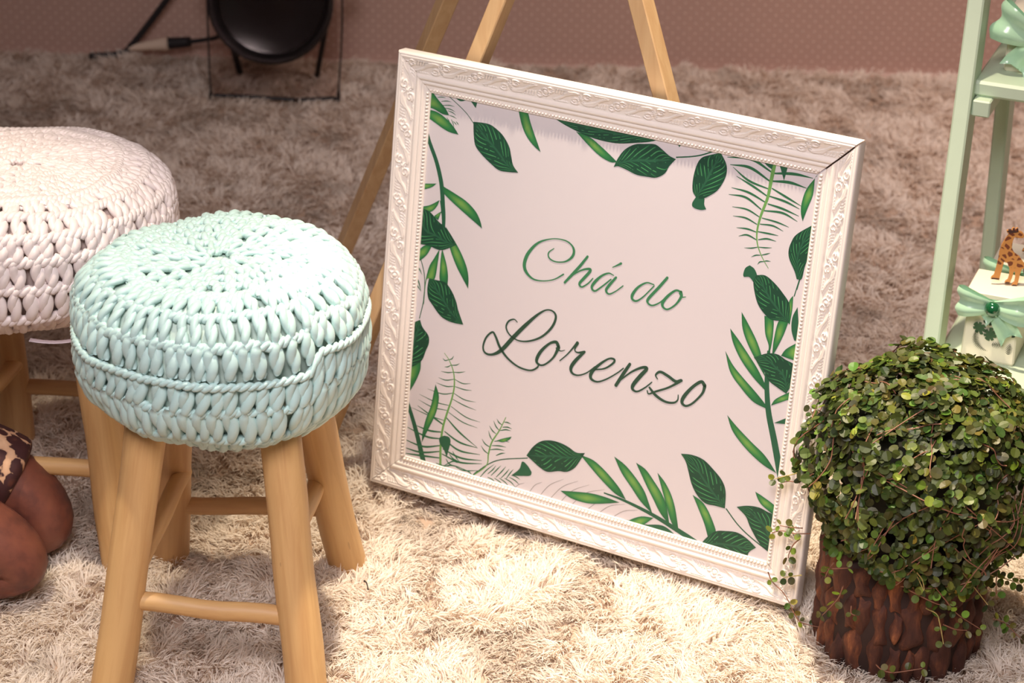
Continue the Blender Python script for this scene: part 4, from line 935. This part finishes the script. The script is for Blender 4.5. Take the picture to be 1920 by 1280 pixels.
# ------------------------------------------------------------------ sage green step shelf at the right
SH_YAW = math.radians(-22)
shelf = empty('ladder_shelf', (0.66, 2.93, 0))
tag(shelf, 'sage green painted wooden ladder shelf at the right edge', 'shelf')
RS = rotz(SH_YAW)[:3, :3]
sx_, sy_ = RS[:, 0], RS[:, 1]
rs = np.array([0.66, 2.93, 0])
SW = 0.46                                                        # clear width between the two sides
def at_z(p, q, z): return p + (q - p) * (z - p[2]) / (q[2] - p[2])
P1, P2 = np.array([0.6085, 2.8735, 0.2724]), np.array([0.6415, 2.9955, 0.7466])
R1, R2 = np.array([0.7470, 3.18, 0.3475]), np.array([0.7400, 3.17, 0.5330])
for k in (0, 1):
    off = sx_ * SW * k
    g = Geo(); beam(g, at_z(P1, P2, -0.0165) + off + sy_ * 0.02 - rs, at_z(P1, P2, 0.95) + off + sy_ * 0.02 - rs, 0.0235, 0.058, sx_, 0.0025)
    g.build('front_leg', M_green_paint, shelf, smooth=False)
    g = Geo(); beam(g, at_z(R1, R2, -0.0165) + off - rs, at_z(R1, R2, 0.95) + off - rs, 0.0215, 0.050, sx_, 0.0025)
    g.build('rear_leg', M_green_paint, shelf, smooth=False)
def board(name, corner, width, depth, th):
    M = np.eye(4); M[:3, :3] = RS; M[:3, 3] = corner - rs
    g = Geo(); box(g, (0, 0, -th), (width, depth, 0), 0.004, M)
    return g.build(name, M_green_paint, shelf, smooth=False)
up0 = np.array([0.6445, 2.972, 0.636])
board('shelf_board', up0, SW - 0.012, 0.20, 0.023)
lo0 = np.array([0.6268, 2.9008, 0.25]) - sy_ * 0.105
board('shelf_board', lo0, SW - 0.004, 0.36, 0.022)
for z, y0, L in ((0.613, -0.002, 0.19), (0.228, 0.06, 0.28)):
    for k in (0, 1):
        c = at_z(P1, P2, z) + sx_ * (0.0125 + k * (SW - 0.04))
        M = np.eye(4); M[:3, :3] = RS; M[:3, 3] = c - rs
        g = Geo(); box(g, (0, y0, -0.024), (0.026, y0 + L, 0), 0.002, M)
        g.build('cleat', M_green_paint, shelf, smooth=False)

# ------------------------------------------------------------------ favour boxes with satin bows
t = NT('mint_satin')
v = t.coord('Object', (1, 1, 1))
f = t.noise(v, 40, 2)
t.set(Base_Color=t.mix(f, s2l((170, 216, 178)), s2l((196, 234, 202))), Roughness=0.22, Sheen_Weight=0.3, Specular_IOR_Level=0.8)
M_satin = t.m
M_cream = plain('cream_card', (244, 236, 214), 0.6, 0.02, 10)
t = NT('emerald_gem'); t.set(Base_Color=s2l((20, 92, 54)), Roughness=0.04, Coat_Weight=1.0, Coat_Roughness=0.02, Specular_IOR_Level=0.9)
M_gem = t.m

def strip(geo, path, width, across, n=None, pleat=0.0, v_notch=0.0, ph=0.0, thick=0.0006):
    """a ribbon swept along path (k,3); 'across' is the width direction; thin but with two faces"""
    p = spline(path, n or 36)
    n = len(p)
    u = np.linspace(0, 1, n)
    w = np.interp(u, np.linspace(0, 1, len(width)), width)
    A = norm(np.asarray(across, float))
    T = norm(np.gradient(p, axis=0))
    N = norm(np.cross(T, A))
    vv = np.linspace(-1, 1, 13)
    V = p[:, None] + A * (vv[None, :, None] * w[:, None, None] / 2)
    V = V + N[:, None] * (pleat * np.cos(vv * 5 + ph)[None, :, None] * (0.4 + np.sin(math.pi * u))[:, None, None])
    if v_notch:
        e = np.clip((u - 0.8) / 0.2, 0, 1)
        V = V - T[:, None] * (e[:, None, None] * v_notch * (1 - np.abs(vv))[None, :, None])
    geo.add(V + N[:, None] * thick / 2, grid_faces(n, 13))
    geo.add(V - N[:, None] * thick / 2, grid_faces(n, 13, flip=True))

def bow(parent, c, size, gem=True, tilt=0.0, tails=((-0.55, -0.75), (0.75, -1.25))):
    """a satin bow facing -y at c in the parent's space"""
    c = np.asarray(c, float)
    b = Geo()
    X_, Z_, F_ = np.array([math.cos(tilt), 0, -math.sin(tilt)]), np.array([math.sin(tilt), 0, math.cos(tilt)]), np.array([0, -1.0, 0])
    loc_ = lambda x, z, f: c + X_ * x * size + Z_ * z * size + F_ * f * size
    for s in (-1, 1):
        path = [loc_(0, 0, .10), loc_(s * .35, .03, .32), loc_(s * .75, .06, .40), loc_(s * 1.02, .05, .28), loc_(s * 1.08, .04, .12), loc_(s * .95, .05, .02), loc_(s * .5, .03, .03), loc_(0, 0, .06)]
        strip(b, path, np.array([.32, .62, .86, .95, .95, .9, .6, .32]) * size, Z_, 44, 0.045 * size, 0, 0.6 * s)
    tb = Geo()
    for k, (dx, dz) in enumerate(tails):
        path = [loc_(0, -.05, .10), loc_(dx * .4, dz * .4, .2), loc_(dx * .75, dz * .75, .16), loc_(dx, dz, .22)]
        d = norm(np.array([dx, 0, dz]))
        acr = X_ * (-d[2]) + Z_ * d[0]
        strip(tb, path, np.array([.34, .62, .74, .74]) * size, acr, 26, 0.03 * size, 0.26 * size, 1.0 + k)
    bo = b.build('bow', M_satin, parent)
    tb.build('bow_tail', M_satin, bo)
    kn = Geo()
    a = np.linspace(0, 2 * math.pi, 15)[:-1]; q = np.linspace(-1, 1, 7)
    V = np.stack([(c + X_ * (.15 * size * np.cos(x) * (1 + 0.1 * y * y)) + Z_ * (.19 * size * y) + F_ * (size * (.13 + .15 * np.sin(x)))) for x in a for y in q])
    kn.add(V, grid_faces(14, 7, close_u=True))
    kn.build('knot', M_satin, bo)
    if gem:
        gg = Geo()
        M = np.eye(4); M[:3, 3] = c + F_ * size * 0.30
        M[:3, :3] = np.array([[1, 0, 0], [0, 0, -1], [0, 1, 0]])
        r = 0.245 * size
        lathe(gg, [(0, r * .72), (r * .35, r * .68), (r * .62, r * .52), (r * .85, r * .28), (r, 0.0), (r * .92, -r * .2), (0, -r * .25)], 20, M)
        tag(gg.build('gem', M_gem, bo), 'round emerald green gem')
    return bo

def leafdecal(geo, pts, z=None):
    pass

M_bprint = plain('box_print_green', (60, 92, 62), 0.5, 0.25, 90)
M_bprint2 = plain('box_print_dark', (42, 62, 48), 0.5, 0.15, 90)
def favour_box(name, loc, yaw, w, d, h, label, group, front=True, tilt=0.0, bowz=0.86, gem=True):
    r = empty(name, loc, yaw)
    tag(r, label, 'gift box', group)
    g = Geo()
    # carton body: waisted below the folded top, sides pinched in near the top
    zs = [0.0, 0.004, h * .35, h * .7, h * .93]
    ins = [0.002, 0.0, 0.001, 0.002, 0.001]
    V = []
    for z, i in zip(zs, ins):
        for k in range(4):
            x0, y0 = ((0, 0), (w, 0), (w, d), (0, d))[k]
            x1, y1 = ((0, 0), (w, 0), (w, d), (0, d))[(k + 1) % 4]
            for s in (0.03, 0.35, 0.65, 0.97):
                x, y = x0 + (x1 - x0) * s, y0 + (y1 - y0) * s
                cx, cy = w / 2, d / 2
                V.append((cx + (x - cx) * (1 - i / (w / 2)), cy + (y - cy) * (1 - i / (d / 2)), z))
    f = grid_faces(len(zs), 16, close_v=True, flip=True)
    bt = [[15 - k for k in range(16)]]
    g.add(V, f)
    g.add([(0.002, 0.002, 0.0003), (w - .002, 0.002, 0.0003), (w - .002, d - .002, 0.0003), (0.002, d - .002, 0.0003)], [[3, 2, 1, 0]])
    g.build('carton', M_cream, r, smooth=False)
    g = Geo(); box(g, (-0.0015, -0.0015, h * .925), (w + 0.0015, d + 0.0015, h), 0.0012); g.build('lid', M_cream, r, smooth=False)
    if front:
        pr = Geo(); pd = Geo()
        y = -0.0008
        rr = random.Random(4)
        def blob(geo, cx, cz, pts):
            P = [(cx + x, y, cz + z) for x, z in pts] + [(cx, y, cz)]
            n = len(pts)
            geo.add(P, None, [[n, k, (k + 1) % n] for k in range(n)])
        def monstera(geo, cx, cz, s, rot):
            pts = []
            for k in range(40):
                a = k / 40 * 2 * math.pi
                rad = s * (1 - 0.25 * math.cos(a)) * (0.55 if (k % 5 == 0 and 4 < k < 37) else 1.0)
                x, z = rad * math.cos(a), rad * 0.82 * math.sin(a)
                pts.append((x * math.cos(rot) - z * math.sin(rot), x * math.sin(rot) + z * math.cos(rot)))
            blob(geo, cx, cz, pts)
        def frond(geo, cx, cz, L, rot, nn, wd, curve=0.0):
            for k in range(nn):
                u = (k + .5) / nn
                a = rot + curve * (u - .5)
                bx, bz = cx + L * (u - .5) * math.cos(a), cz + L * (u - .5) * math.sin(a)
                for sgn in (-1, 1):
                    b = a + sgn * 1.05
                    l = wd * math.sin(math.pi * min(1, .25 + u * .75))
                    ex, ez = bx + l * math.cos(b), bz + l * math.sin(b)
                    nx, nz = -math.sin(b) * L / nn * .26, math.cos(b) * L / nn * .26
                    geo.add([(bx - nx, y, bz - nz), (bx + nx, y, bz + nz), (ex, y, ez)], None, [[0, 1, 2], [2, 1, 0]])
        monstera(pr, w * .28, h * .50, .0105, 2.4); monstera(pr, w * .50, h * .40, .0110, -2.0); monstera(pd, w * .46, h * .60, .0085, -.9)
        frond(pd, w * .28, h * .26, .040, -1.0, 18, .007, 1.0)
        frond(pd, w * .66, h * .28, .017, 0.1, 7, .007); frond(pd, w * .88, h * .25, .018, 1.5, 7, .007)
        monstera(pd, w * .93, h * .52, .010, 0.5)
        tag(pr.build('printed_monstera', M_bprint, r, smooth=False), kind='stuff'); tag(pd.build('printed_fronds', M_bprint2, r, smooth=False), kind='stuff')
    bow(r, (w * .52, -0.004, h * bowz), w * (0.60 if gem else 0.68), gem, tilt, ((-0.40, -0.36), (0.70, -1.0)) if gem else ((-0.2, -0.95), (0.75, -1.1)))
    return r

# ---- flat cut giraffes
GIR = [(790, 478), (800, 500), (790, 520), (740, 522), (705, 515), (692, 560), (692, 640), (720, 690), (780, 730), (822, 785), (850, 815), (856, 900), (838, 850), (818, 862), (806, 930), (800, 1000), (790, 1055), (742, 1052), (745, 1035), (765, 1010), (770, 960), (756, 890), (742, 900), (734, 960), (717, 1032), (670, 1026), (675, 1008), (696, 990), (706, 940), (700, 870), (672, 805), (632, 790), (626, 850), (615, 930), (607, 998), (527, 990), (532, 970), (552, 950), (565, 870), (577, 760), (576, 690), (592, 610), (626, 530), (650, 492), (628, 470), (622, 452), (645, 446), (668, 448), (680, 420), (694, 418), (700, 446), (716, 418), (730, 420), (738, 450), (770, 458)]
t = NT('giraffe_paint')
vo = t.n('ShaderNodeTexVoronoi', feature='DISTANCE_TO_EDGE'); vo.inputs['Scale'].default_value = 120
t.l(t.coord('Object'), vo.inputs['Vector'])
sp = t.n('ShaderNodeSeparateXYZ'); t.l(t.coord('Object'), sp.inputs[0])
nz = t.noise(t.coord('Object'), 150, 2)
spot = t.math('MULTIPLY', t.math('GREATER_THAN', vo.outputs['Distance'], 0.17), t.math('GREATER_THAN', sp.outputs[2], 0.028))
t.set(Base_Color=t.mix(spot, s2l((206, 142, 76)), s2l((122, 62, 38))), Roughness=0.55)
M_gir = t.m
M_mane = plain('giraffe_dark', (72, 44, 38), 0.6)
def giraffe(loc, yaw, hgt, label):
    o = None
    me_pts = [((x - 665) / 640 * hgt, (1055 - y) / 640 * hgt) for x, y in GIR]
    cu = bpy.data.curves.new('outline', 'CURVE'); cu.dimensions = '2D'; cu.fill_mode = 'BOTH'; cu.extrude = 0.0015; cu.bevel_depth = 0.0003
    sp_ = cu.splines.new('POLY'); sp_.points.add(len(me_pts) - 1)
    for p, (x, y) in zip(sp_.points, me_pts): p.co = (x, y, 0, 1)
    sp_.use_cyclic_u = True
    tmp = bpy.data.objects.new('outline', cu)
    me = bpy.data.meshes.new_from_object(tmp)
    bpy.data.objects.remove(tmp); bpy.data.curves.remove(cu)
    me.transform(Matrix.Rotation(math.pi / 2, 4, 'X'))
    me.materials.clear(); me.materials.append(M_gir)
    root = empty('giraffe_figure', loc, yaw)
    tag(root, label, 'figurine', 'wooden giraffes on the favour boxes')
    link('body', me, root)
    def bits(name, polys):
        G = Geo()
        for poly in polys:
            P2 = [((x - 665) / 640 * hgt, (1055 - y) / 640 * hgt) for x, y in poly]
            n = len(P2)
            V = [(x, -0.0022, z) for x, z in P2] + [(x, 0.0022, z) for x, z in P2]
            q = [[k, (k + 1) % n, n + (k + 1) % n, n + k] for k in range(n)]
            tr = [[0, k, k + 1] for k in range(1, n - 1)] + [[n, n + k + 1, n + k] for k in range(1, n - 1)]
            G.add(V, q, tr)
        G.build(name, M_mane, root, smooth=False)
    bits('mane', [[(620, 455), (648, 440), (700, 444), (745, 455), (700, 470), (655, 476)]])
    bits('horn', [[(680, 418), (694, 416), (700, 446), (684, 448)]]); bits('horn', [[(716, 416), (731, 418), (738, 450), (722, 450)]])
    bits('tail_tuft', [[(838, 850), (856, 880), (858, 920), (842, 900)]])
    for x0, x1 in ((527, 607), (670, 717), (742, 790)):
        yy = 994 if x0 < 600 else 1030 if x0 < 700 else 1054
        bits('hoof', [[(x0, yy), (x0 + 8, yy - 16), (x1, yy - 14), (x1, yy)]])
    return root

bw, bd, bh = 0.078, 0.082, 0.107
b1 = np.array([0.6500, 2.868, 0.2502])
byaw = math.radians(-22)
RB = rotz(byaw)[:3, :3]
favour_box('favour_box', b1, byaw, bw, bd, bh, 'cream favour box with leaf print and gem bow on the lower green shelf, nearest one', 'favour boxes on the lower shelf')
b2 = b1 + RB @ np.array([0.012, 0.118, 0])
favour_box('favour_box', b2, byaw, bw, bd, bh, 'cream favour box with green bow behind the gem bow box on the lower shelf', 'favour boxes on the lower shelf')
giraffe(b1 + RB @ np.array([0.044, 0.040, bh]), math.radians(-6), 0.090, 'flat wooden giraffe on the lid of the nearest favour box')
giraffe(b2 + RB @ np.array([0.054, 0.042, bh]), math.radians(-6), 0.090, 'flat wooden giraffe on the rear favour box, cut by the frame edge')
b3 = up0 + RS @ np.array([0.030, 0.062, 0.0003])
favour_box('favour_box', b3, math.radians(-20), 0.092, 0.085, 0.088, 'cream box with big shiny green bow on the upper green shelf', None, front=False, tilt=0.35, bowz=0.62, gem=False)

# ------------------------------------------------------------------ planted log with creeping wire vine
PC = np.array([0.530, 2.520, 0.0])
plant = empty('potted_creeper', (PC[0], PC[1], -0.0165))
pl = np.array([PC[0], PC[1], -0.0165])
tag(plant, 'bushy small-leaved green creeper planted in a rough brown log at the lower right', 'plant')
t = NT('bark')
v = t.coord('Object', (1, 1, 0.35))
n1, n2 = t.noise(v, 45, 5, 0.65), t.noise(v, 16, 3)
oi = t.n('ShaderNodeObjectInfo')
c = t.ramp(n1, [(0.28, s2l((38, 22, 20))), (0.5, s2l((92, 54, 40))), (0.62, s2l((140, 84, 54))), (0.72, s2l((196, 128, 80)))])
c = t.mix(t.math('MULTIPLY', n2, 0.6), c, s2l((70, 42, 36)))
c = t.mix(t.math('MULTIPLY', oi.outputs['Random'], 0.4), c, s2l((58, 36, 32)))
t.set(Base_Color=c, Roughness=0.75, Specular_IOR_Level=0.3)
t.bump(n1, 0.8, 0.004)
M_bark = t.m
g = Geo()
lathe(g, [(0, 0.001), (0.098, 0.001), (0.104, 0.01), (0.106, 0.09), (0.104, 0.165), (0.09, 0.172), (0, 0.172)], 40)
g.build('log_planter', plain('log_core', (48, 30, 26), 0.85, 0.2, 40), plant)
for tier, (z0, z1) in enumerate(((0.002, 0.062), (0.058, 0.118), (0.112, 0.172))):
    th = random.uniform(0, 0.2)
    while th < 2 * math.pi + 0.1:
        dth = random.uniform(0.17, 0.36)
        za, zb = z0 + random.uniform(-0.006, 0.012) * (tier > 0), z1 + random.uniform(-0.012, 0.012)
        nu, nv = 6, 9
        U, W = np.meshgrid(np.linspace(-1, 1, nu), np.linspace(0, 1, nv), indexing='ij')
        sd = random.random() * 50
        wob = 0.22 * np.sin(W * 5 + sd) * dth
        a = th + U * dth * 0.5 * (0.80 + 0.2 * np.sin(W * 9 + sd)) + wob * 0.4
        zz = np.clip(za + (zb - za) * W + 0.004 * np.sin(U * 3 + sd), 0.001, 0.176)
        dome = (1 - U ** 4) * (1 - (2 * W - 1) ** 6)
        r_ = 0.1035 + (0.004 + 0.007 * vnoise(a * 0.1 + sd, zz, 0.016, 3) + random.uniform(0, 0.004)) * dome
        V = np.stack([r_ * np.cos(a), r_ * np.sin(a), zz], -1)
        gg = Geo(); gg.add(V.reshape(-1, 3), grid_faces(nu, nv))
        gg.build('bark_plate', M_bark, plant)
        th += dth * 0.93

t = NT('creeper_leaf')
oi = t.n('ShaderNodeObjectInfo')
at = t.n('ShaderNodeVertexColor', layer_name='Col')
hs = t.n('ShaderNodeHueSaturation')
t.val(hs.inputs['Color'], at.outputs[0])
t.val(hs.inputs['Value'], t.math('ADD', 0.7, t.math('MULTIPLY', oi.outputs['Random'], 0.6)))
t.set(Base_Color=hs.outputs[0], Roughness=0.42, Specular_IOR_Level=0.4)
tl = t.n('ShaderNodeBsdfTranslucent'); t.l(hs.outputs[0], tl.inputs['Color'])
mx = t.n('ShaderNodeMixShader'); mx.inputs[0].default_value = 0.3
t.l(t.b.outputs[0], mx.inputs[1]); t.l(tl.outputs[0], mx.inputs[2])
t.l(mx.outputs[0], t.t.nodes['Material Output'].inputs['Surface'])
M_leaf = t.m
M_vine = plain('reddish_vine', (136, 92, 72), 0.5, 0.25, 30)
M_vine2 = plain('straw_vine', (176, 160, 100), 0.5, 0.25, 30)

def leaf_shape(cup, asp):
    a = np.linspace(0, 2 * math.pi, 11)[:-1]
    x, y = 0.5 + 0.5 * np.cos(a), 0.5 * asp * np.sin(a)
    z = cup * (np.abs(y) * 1.2 + (x - .5) ** 2 * 0.6)
    V = np.concatenate([np.stack([x, y, z], 1), [[0.5, 0, 0]]])
    k = np.arange(10)
    return V, np.stack([k * 0 + 10, k, (k + 1) % 10], 1)
SHAPES = [leaf_shape(c_, a_) for c_, a_ in ((0.25, 0.86), (0.12, 0.95), (-0.15, 0.8), (0.35, 0.9))]
TONES = [(84, 96, 40), (70, 82, 36), (56, 67, 34), (100, 115, 48), (76, 76, 38), (128, 146, 58)]
leaf_me = []
for i, (V, T) in enumerate(SHAPES):
    for j, tone in enumerate(TONES):
        me = bpy.data.meshes.new('leaf')
        me.from_pydata(V.tolist(), [], T.tolist())
        ca = me.color_attributes.new('Col', 'FLOAT_COLOR', 'POINT')
        ca.data.foreach_set('color', np.tile(np.array(s2l(tone), dtype=np.float32), (len(V), 1)).ravel())
        me.materials.append(M_leaf)
        leaf_me.append(me)

def frame_of(nv, hint):
    n_ = norm(np.asarray(nv, float)); h_ = np.asarray(hint, float)
    x_ = norm(h_ - n_ * (h_ @ n_)); y_ = np.cross(n_, x_)
    return np.stack([x_, y_, n_], 1)

leaves = []       # (position, 3x3, size, shape index, tone index)
cc = np.array([PC[0] + 0.014, PC[1], 0.285])
RX, RU, RD = 0.152, 0.121, 0.165
def dome_r(d):
    r = np.where(d[2] > 0, 1 / math.sqrt((d[0] ** 2 + d[1] ** 2) / RX ** 2 + d[2] ** 2 / RU ** 2), 1 / (((d[0] ** 2 + d[1] ** 2) / RX ** 2) ** 1.6 + abs(d[2] / RD) ** 3.2) ** (1 / 3.2))
    return float(r) * (1 + 0.07 * math.sin(5 * d[0] + 9 * d[2] + 1) + 0.05 * math.sin(11 * d[1] - 7 * d[0]))
def in_frame(p):
    q = p - FO
    return -0.05 < q @ EX < FW + 0.006 and -0.03 < q @ EZ < 0.008 and q @ EY < FH
camp = np.array([0, 0, 1.645])
N_LEAF = 5200
i = 0
while i < N_LEAF:
    d = norm(rng.normal(0, 1, 3))
    if d[2] < -0.82: continue
    i += 1
    depth = abs(rng.normal(0, 0.05))
    r = dome_r(d) * (1.0 - depth + 0.03 * rng.random())
    p = cc + d * r
    if in_frame(p): continue
    nrm = d * 0.7 + np.array([0, -0.1, 0.55]) + rng.normal(0, 0.38, 3)
    leaves.append((p, frame_of(nrm, rng.normal(0, 1, 3) + np.array([0, 0, -0.5])), rng.uniform(0.0095, 0.0165), rng.integers(4), int(rng.choice(6, p=[.28, .26, .2, .12, .1, .04]))))
# vines: wandering over the dome, plus the trailing ones that show against frame, log and rug
vg = []
for k in range(110):
    d = norm(rng.normal(0, 1, 3)); d[2] = abs(d[2]) * 0.9 - 0.45
    d = norm(d)
    pts = []
    step = rng.normal(0, 0.12, 3) + np.array([0, 0, -0.10])
    for q in range(5):
        r = dome_r(d) * (1.0 + 0.035 * q / 4 * rng.random() + 0.01)
        pts.append(cc + d * r)
        d = norm(d + step + rng.normal(0, 0.03, 3))
    if any(in_frame(p) for p in pts): continue
    vg.append(pts)
stems = Geo()
tubes(stems, np.stack([spline(p, 14) for p in vg]) - pl, 0.0008, sides=5)
tag(stems.build('wiry_stems', M_vine, plant), kind='stuff')
for k, pts in enumerate(VINES):
    pts = [np.array(p) for p in pts]
    L = sum(np.linalg.norm(b - a) for a, b in zip(pts[:-1], pts[1:]))
    q = spline(pts, 20)
    g = Geo(); tubes(g, (q - pl)[None], np.linspace(0.0010, 0.0006, 20)[None], sides=6)
    g.build('vine', M_vine if k % 3 else M_vine2, plant)
    s = np.linspace(0, 1, max(2, int(L / 0.014)) + 1)[1:]
    for u in s:
        j = min(19, int(u * 19))
        tdir = norm(q[min(19, j + 1)] - q[max(0, j - 1)])
        sd = norm(np.cross(tdir, camp - q[j]))
        for sg_ in (-1, 1):
            if rng.random() < 0.25 and u < 0.99: continue
            hint = sd * sg_ + tdir * 0.5 + rng.normal(0, 0.25, 3)
            nrm = norm(camp - q[j]) + rng.normal(0, 0.45, 3)
            leaves.append((q[j] + sd * sg_ * 0.001, frame_of(nrm, hint), rng.uniform(0.007, 0.0115), rng.integers(4), int(rng.choice(6, p=[.1, .15, .15, .3, .1, .2]))))
# the 290 leaves that show largest become parts, the rest stay joined
score = []
for p, R_, s, a, b in leaves:
    v_ = p - camp
    vis = (p - cc) @ norm(camp - cc)                       # how far out towards the viewer
    px_ = 960 + 4118 * p[0] / (p[1] * 0.9 + 0.4356 * (1.645 - p[2]))
    score.append(s * abs(norm(v_) @ R_[:, 2]) * (1 if vis > 0.085 else 0.2) * (1 if px_ < 1915 else 0.1))
order = np.argsort(-np.array(score))
front = set(order[:285].tolist())
rest = Geo()
for i, (p, R_, s, a, b) in enumerate(leaves):
    if i in front:
        o = link('leaf', leaf_me[a * 6 + b], plant)
        M = Matrix.Identity(4)
        for r in range(3):
            for c_ in range(3): M[r][c_] = R_[r, c_] * s
            M[r][3] = p[r] - pl[r]
        o.matrix_local = M
    else:
        V, T = SHAPES[a]
        rest.add((V * s) @ R_.T + p - pl, None, T, col=np.array(s2l(tuple(x * (0.85 + 0.3 * rng.random()) for x in TONES[b]))))
tag(rest.build('small_leaves', M_leaf, plant, smooth=False, attr=True), kind='stuff')
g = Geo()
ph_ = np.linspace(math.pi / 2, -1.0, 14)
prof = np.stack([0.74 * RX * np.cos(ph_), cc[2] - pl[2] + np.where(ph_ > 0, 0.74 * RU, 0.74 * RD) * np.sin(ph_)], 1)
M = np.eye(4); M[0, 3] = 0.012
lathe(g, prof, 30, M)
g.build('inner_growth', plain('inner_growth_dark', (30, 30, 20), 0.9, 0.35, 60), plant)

# ------------------------------------------------------------------ kneeling child at the left edge: bare knees under a leopard print dress
def skin_body(name, verts, edges, radii, mat, parent, root_i=0, sub=2):
    me = bpy.data.meshes.new(name)
    me.from_pydata([tuple(v) for v in verts], edges, [])
    o = bpy.data.objects.new(name, me); COL.objects.link(o)
    m = o.modifiers.new('skin', 'SKIN'); m.use_smooth_shade = True
    for i, (a, b) in enumerate(radii):
        sv = me.skin_vertices[0].data[i]; sv.radius = (a, b); sv.use_root = (i == root_i)
    s = o.modifiers.new('sub', 'SUBSURF'); s.levels = sub; s.render_levels = sub
    dg = bpy.context.evaluated_depsgraph_get()
    ev = bpy.data.meshes.new_from_object(o.evaluated_get(dg))
    bpy.data.objects.remove(o)
    ev.name = name
    ev.materials.clear(); ev.materials.append(mat)
    for p in ev.polygons: p.use_smooth = True
    return link(name, ev, parent)
t = NT('brown_skin')
n1 = t.noise(t.coord('Object'), 22, 4); n2 = t.noise(t.coord('Object'), 160, 3)
c = t.ramp(n1, [(0.32, s2l((80, 46, 42))), (0.52, s2l((120, 70, 56))), (0.75, s2l((138, 84, 64)))])
t.set(Base_Color=c, Roughness=0.5, Subsurface_Weight=0.1, Subsurface_Scale=0.01)
t.bump(n2, 0.2, 0.001)
M_skin = t.m
t = NT('leopard_cloth')
vo = t.n('ShaderNodeTexVoronoi', feature='F1'); vo.inputs['Scale'].default_value = 52
wv = t.n('ShaderNodeMix', data_type='VECTOR')
nd = t.n('ShaderNodeTexNoise'); nd.inputs['Scale'].default_value = 45
cvec = t.coord('Object', (1.0, 1.0, 0.8)); t.l(cvec, nd.inputs['Vector'])
wv.inputs[0].default_value = 0.02
t.l(cvec, wv.inputs[4]); t.l(nd.outputs['Color'], wv.inputs[5]); t.l(wv.outputs[1], vo.inputs['Vector'])
f = t.noise(cvec, 70, 2)
d = t.math('ADD', vo.outputs['Distance'], t.math('MULTIPLY', t.math('SUBTRACT', f, 0.5), 0.7))
c = t.ramp(d, [(0.0, s2l((96, 52, 40))), (0.25, s2l((66, 32, 32))), (0.60, s2l((60, 28, 30))), (0.67, s2l((206, 164, 130))), (1.0, s2l((224, 186, 150)))])
t.set(Base_Color=c, Roughness=0.7)
M_leo = t.m
person = empty('person', (-0.80, 2.62, -0.0165))
po = np.array([-0.80, 2.62, -0.0165])
tag(person, 'person kneeling on the rug at the left edge, bare brown knees under leopard print dress', 'person')
V_, E_, Rd = [], [], []
def chain_(pts, rads, start=None):
    prev = start
    for p, r in zip(pts, rads):
        V_.append(np.array(p) - po); Rd.append(r if isinstance(r, tuple) else (r, r)); i = len(V_) - 1
        if prev is not None: E_.append((prev, i))
        prev = i
    return prev
chain_([(-1.00, 2.61, 0.175)], [0.085])
# far leg, then near leg: thigh, knee on the rug, folded shin, foot behind
chain_([(-0.86, 2.672, 0.158), (-0.735, 2.680, 0.128), (-0.662, 2.680, 0.088), (-0.638, 2.672, 0.038), (-0.69, 2.685, 0.028), (-0.80, 2.69, 0.028), (-0.92, 2.69, 0.020), (-0.98, 2.69, 0.014)],
       [0.066, 0.060, 0.052, 0.048, 0.042, 0.038, 0.026, 0.02], 0)
chain_([(-0.88, 2.560, 0.150), (-0.752, 2.565, 0.110), (-0.676, 2.565, 0.072), (-0.648, 2.565, 0.036), (-0.72, 2.565, 0.026), (-0.82, 2.565, 0.028), (-0.93, 2.56, 0.020), (-1.0, 2.56, 0.014)],
       [0.066, 0.062, 0.054, 0.047, 0.040, 0.038, 0.026, 0.02], 0)
skin_body('body', V_, E_, Rd, M_skin, person)
V_, E_, Rd = [], [], []
chain_([(-1.02, 2.61, 0.27)], [(0.11, 0.10)])
chain_([(-1.0, 2.61, 0.18)], [(0.11, 0.13)], 0)
chain_([(-0.88, 2.670, 0.170), (-0.765, 2.678, 0.145), (-0.700, 2.680, 0.117), (-0.688, 2.680, 0.110)], [0.084, 0.076, 0.068, 0.067], 1)
chain_([(-0.89, 2.560, 0.160), (-0.800, 2.565, 0.130), (-0.745, 2.565, 0.105), (-0.735, 2.565, 0.100)], [0.084, 0.076, 0.070, 0.069], 1)
skin_body('dress', V_, E_, Rd, M_leo, person)

# ------------------------------------------------------------------ small bits dropped on the rug
g = Geo()
tubes(g, spline([(-0.197, 2.600, 0.012), (-0.193, 2.590, 0.015), (-0.190, 2.578, 0.012)], 12)[None], np.array([1.6, 1.3, 1, 1, 1, 1, 1, 1, 1, 1, 1.2, 1.3])[None] * 0.0009, sides=6)
tag(g.build('twig', plain('dark_twig', (40, 34, 34), 0.7)), 'tiny dark twig lying on the rug right of the mint stool', 'twig')
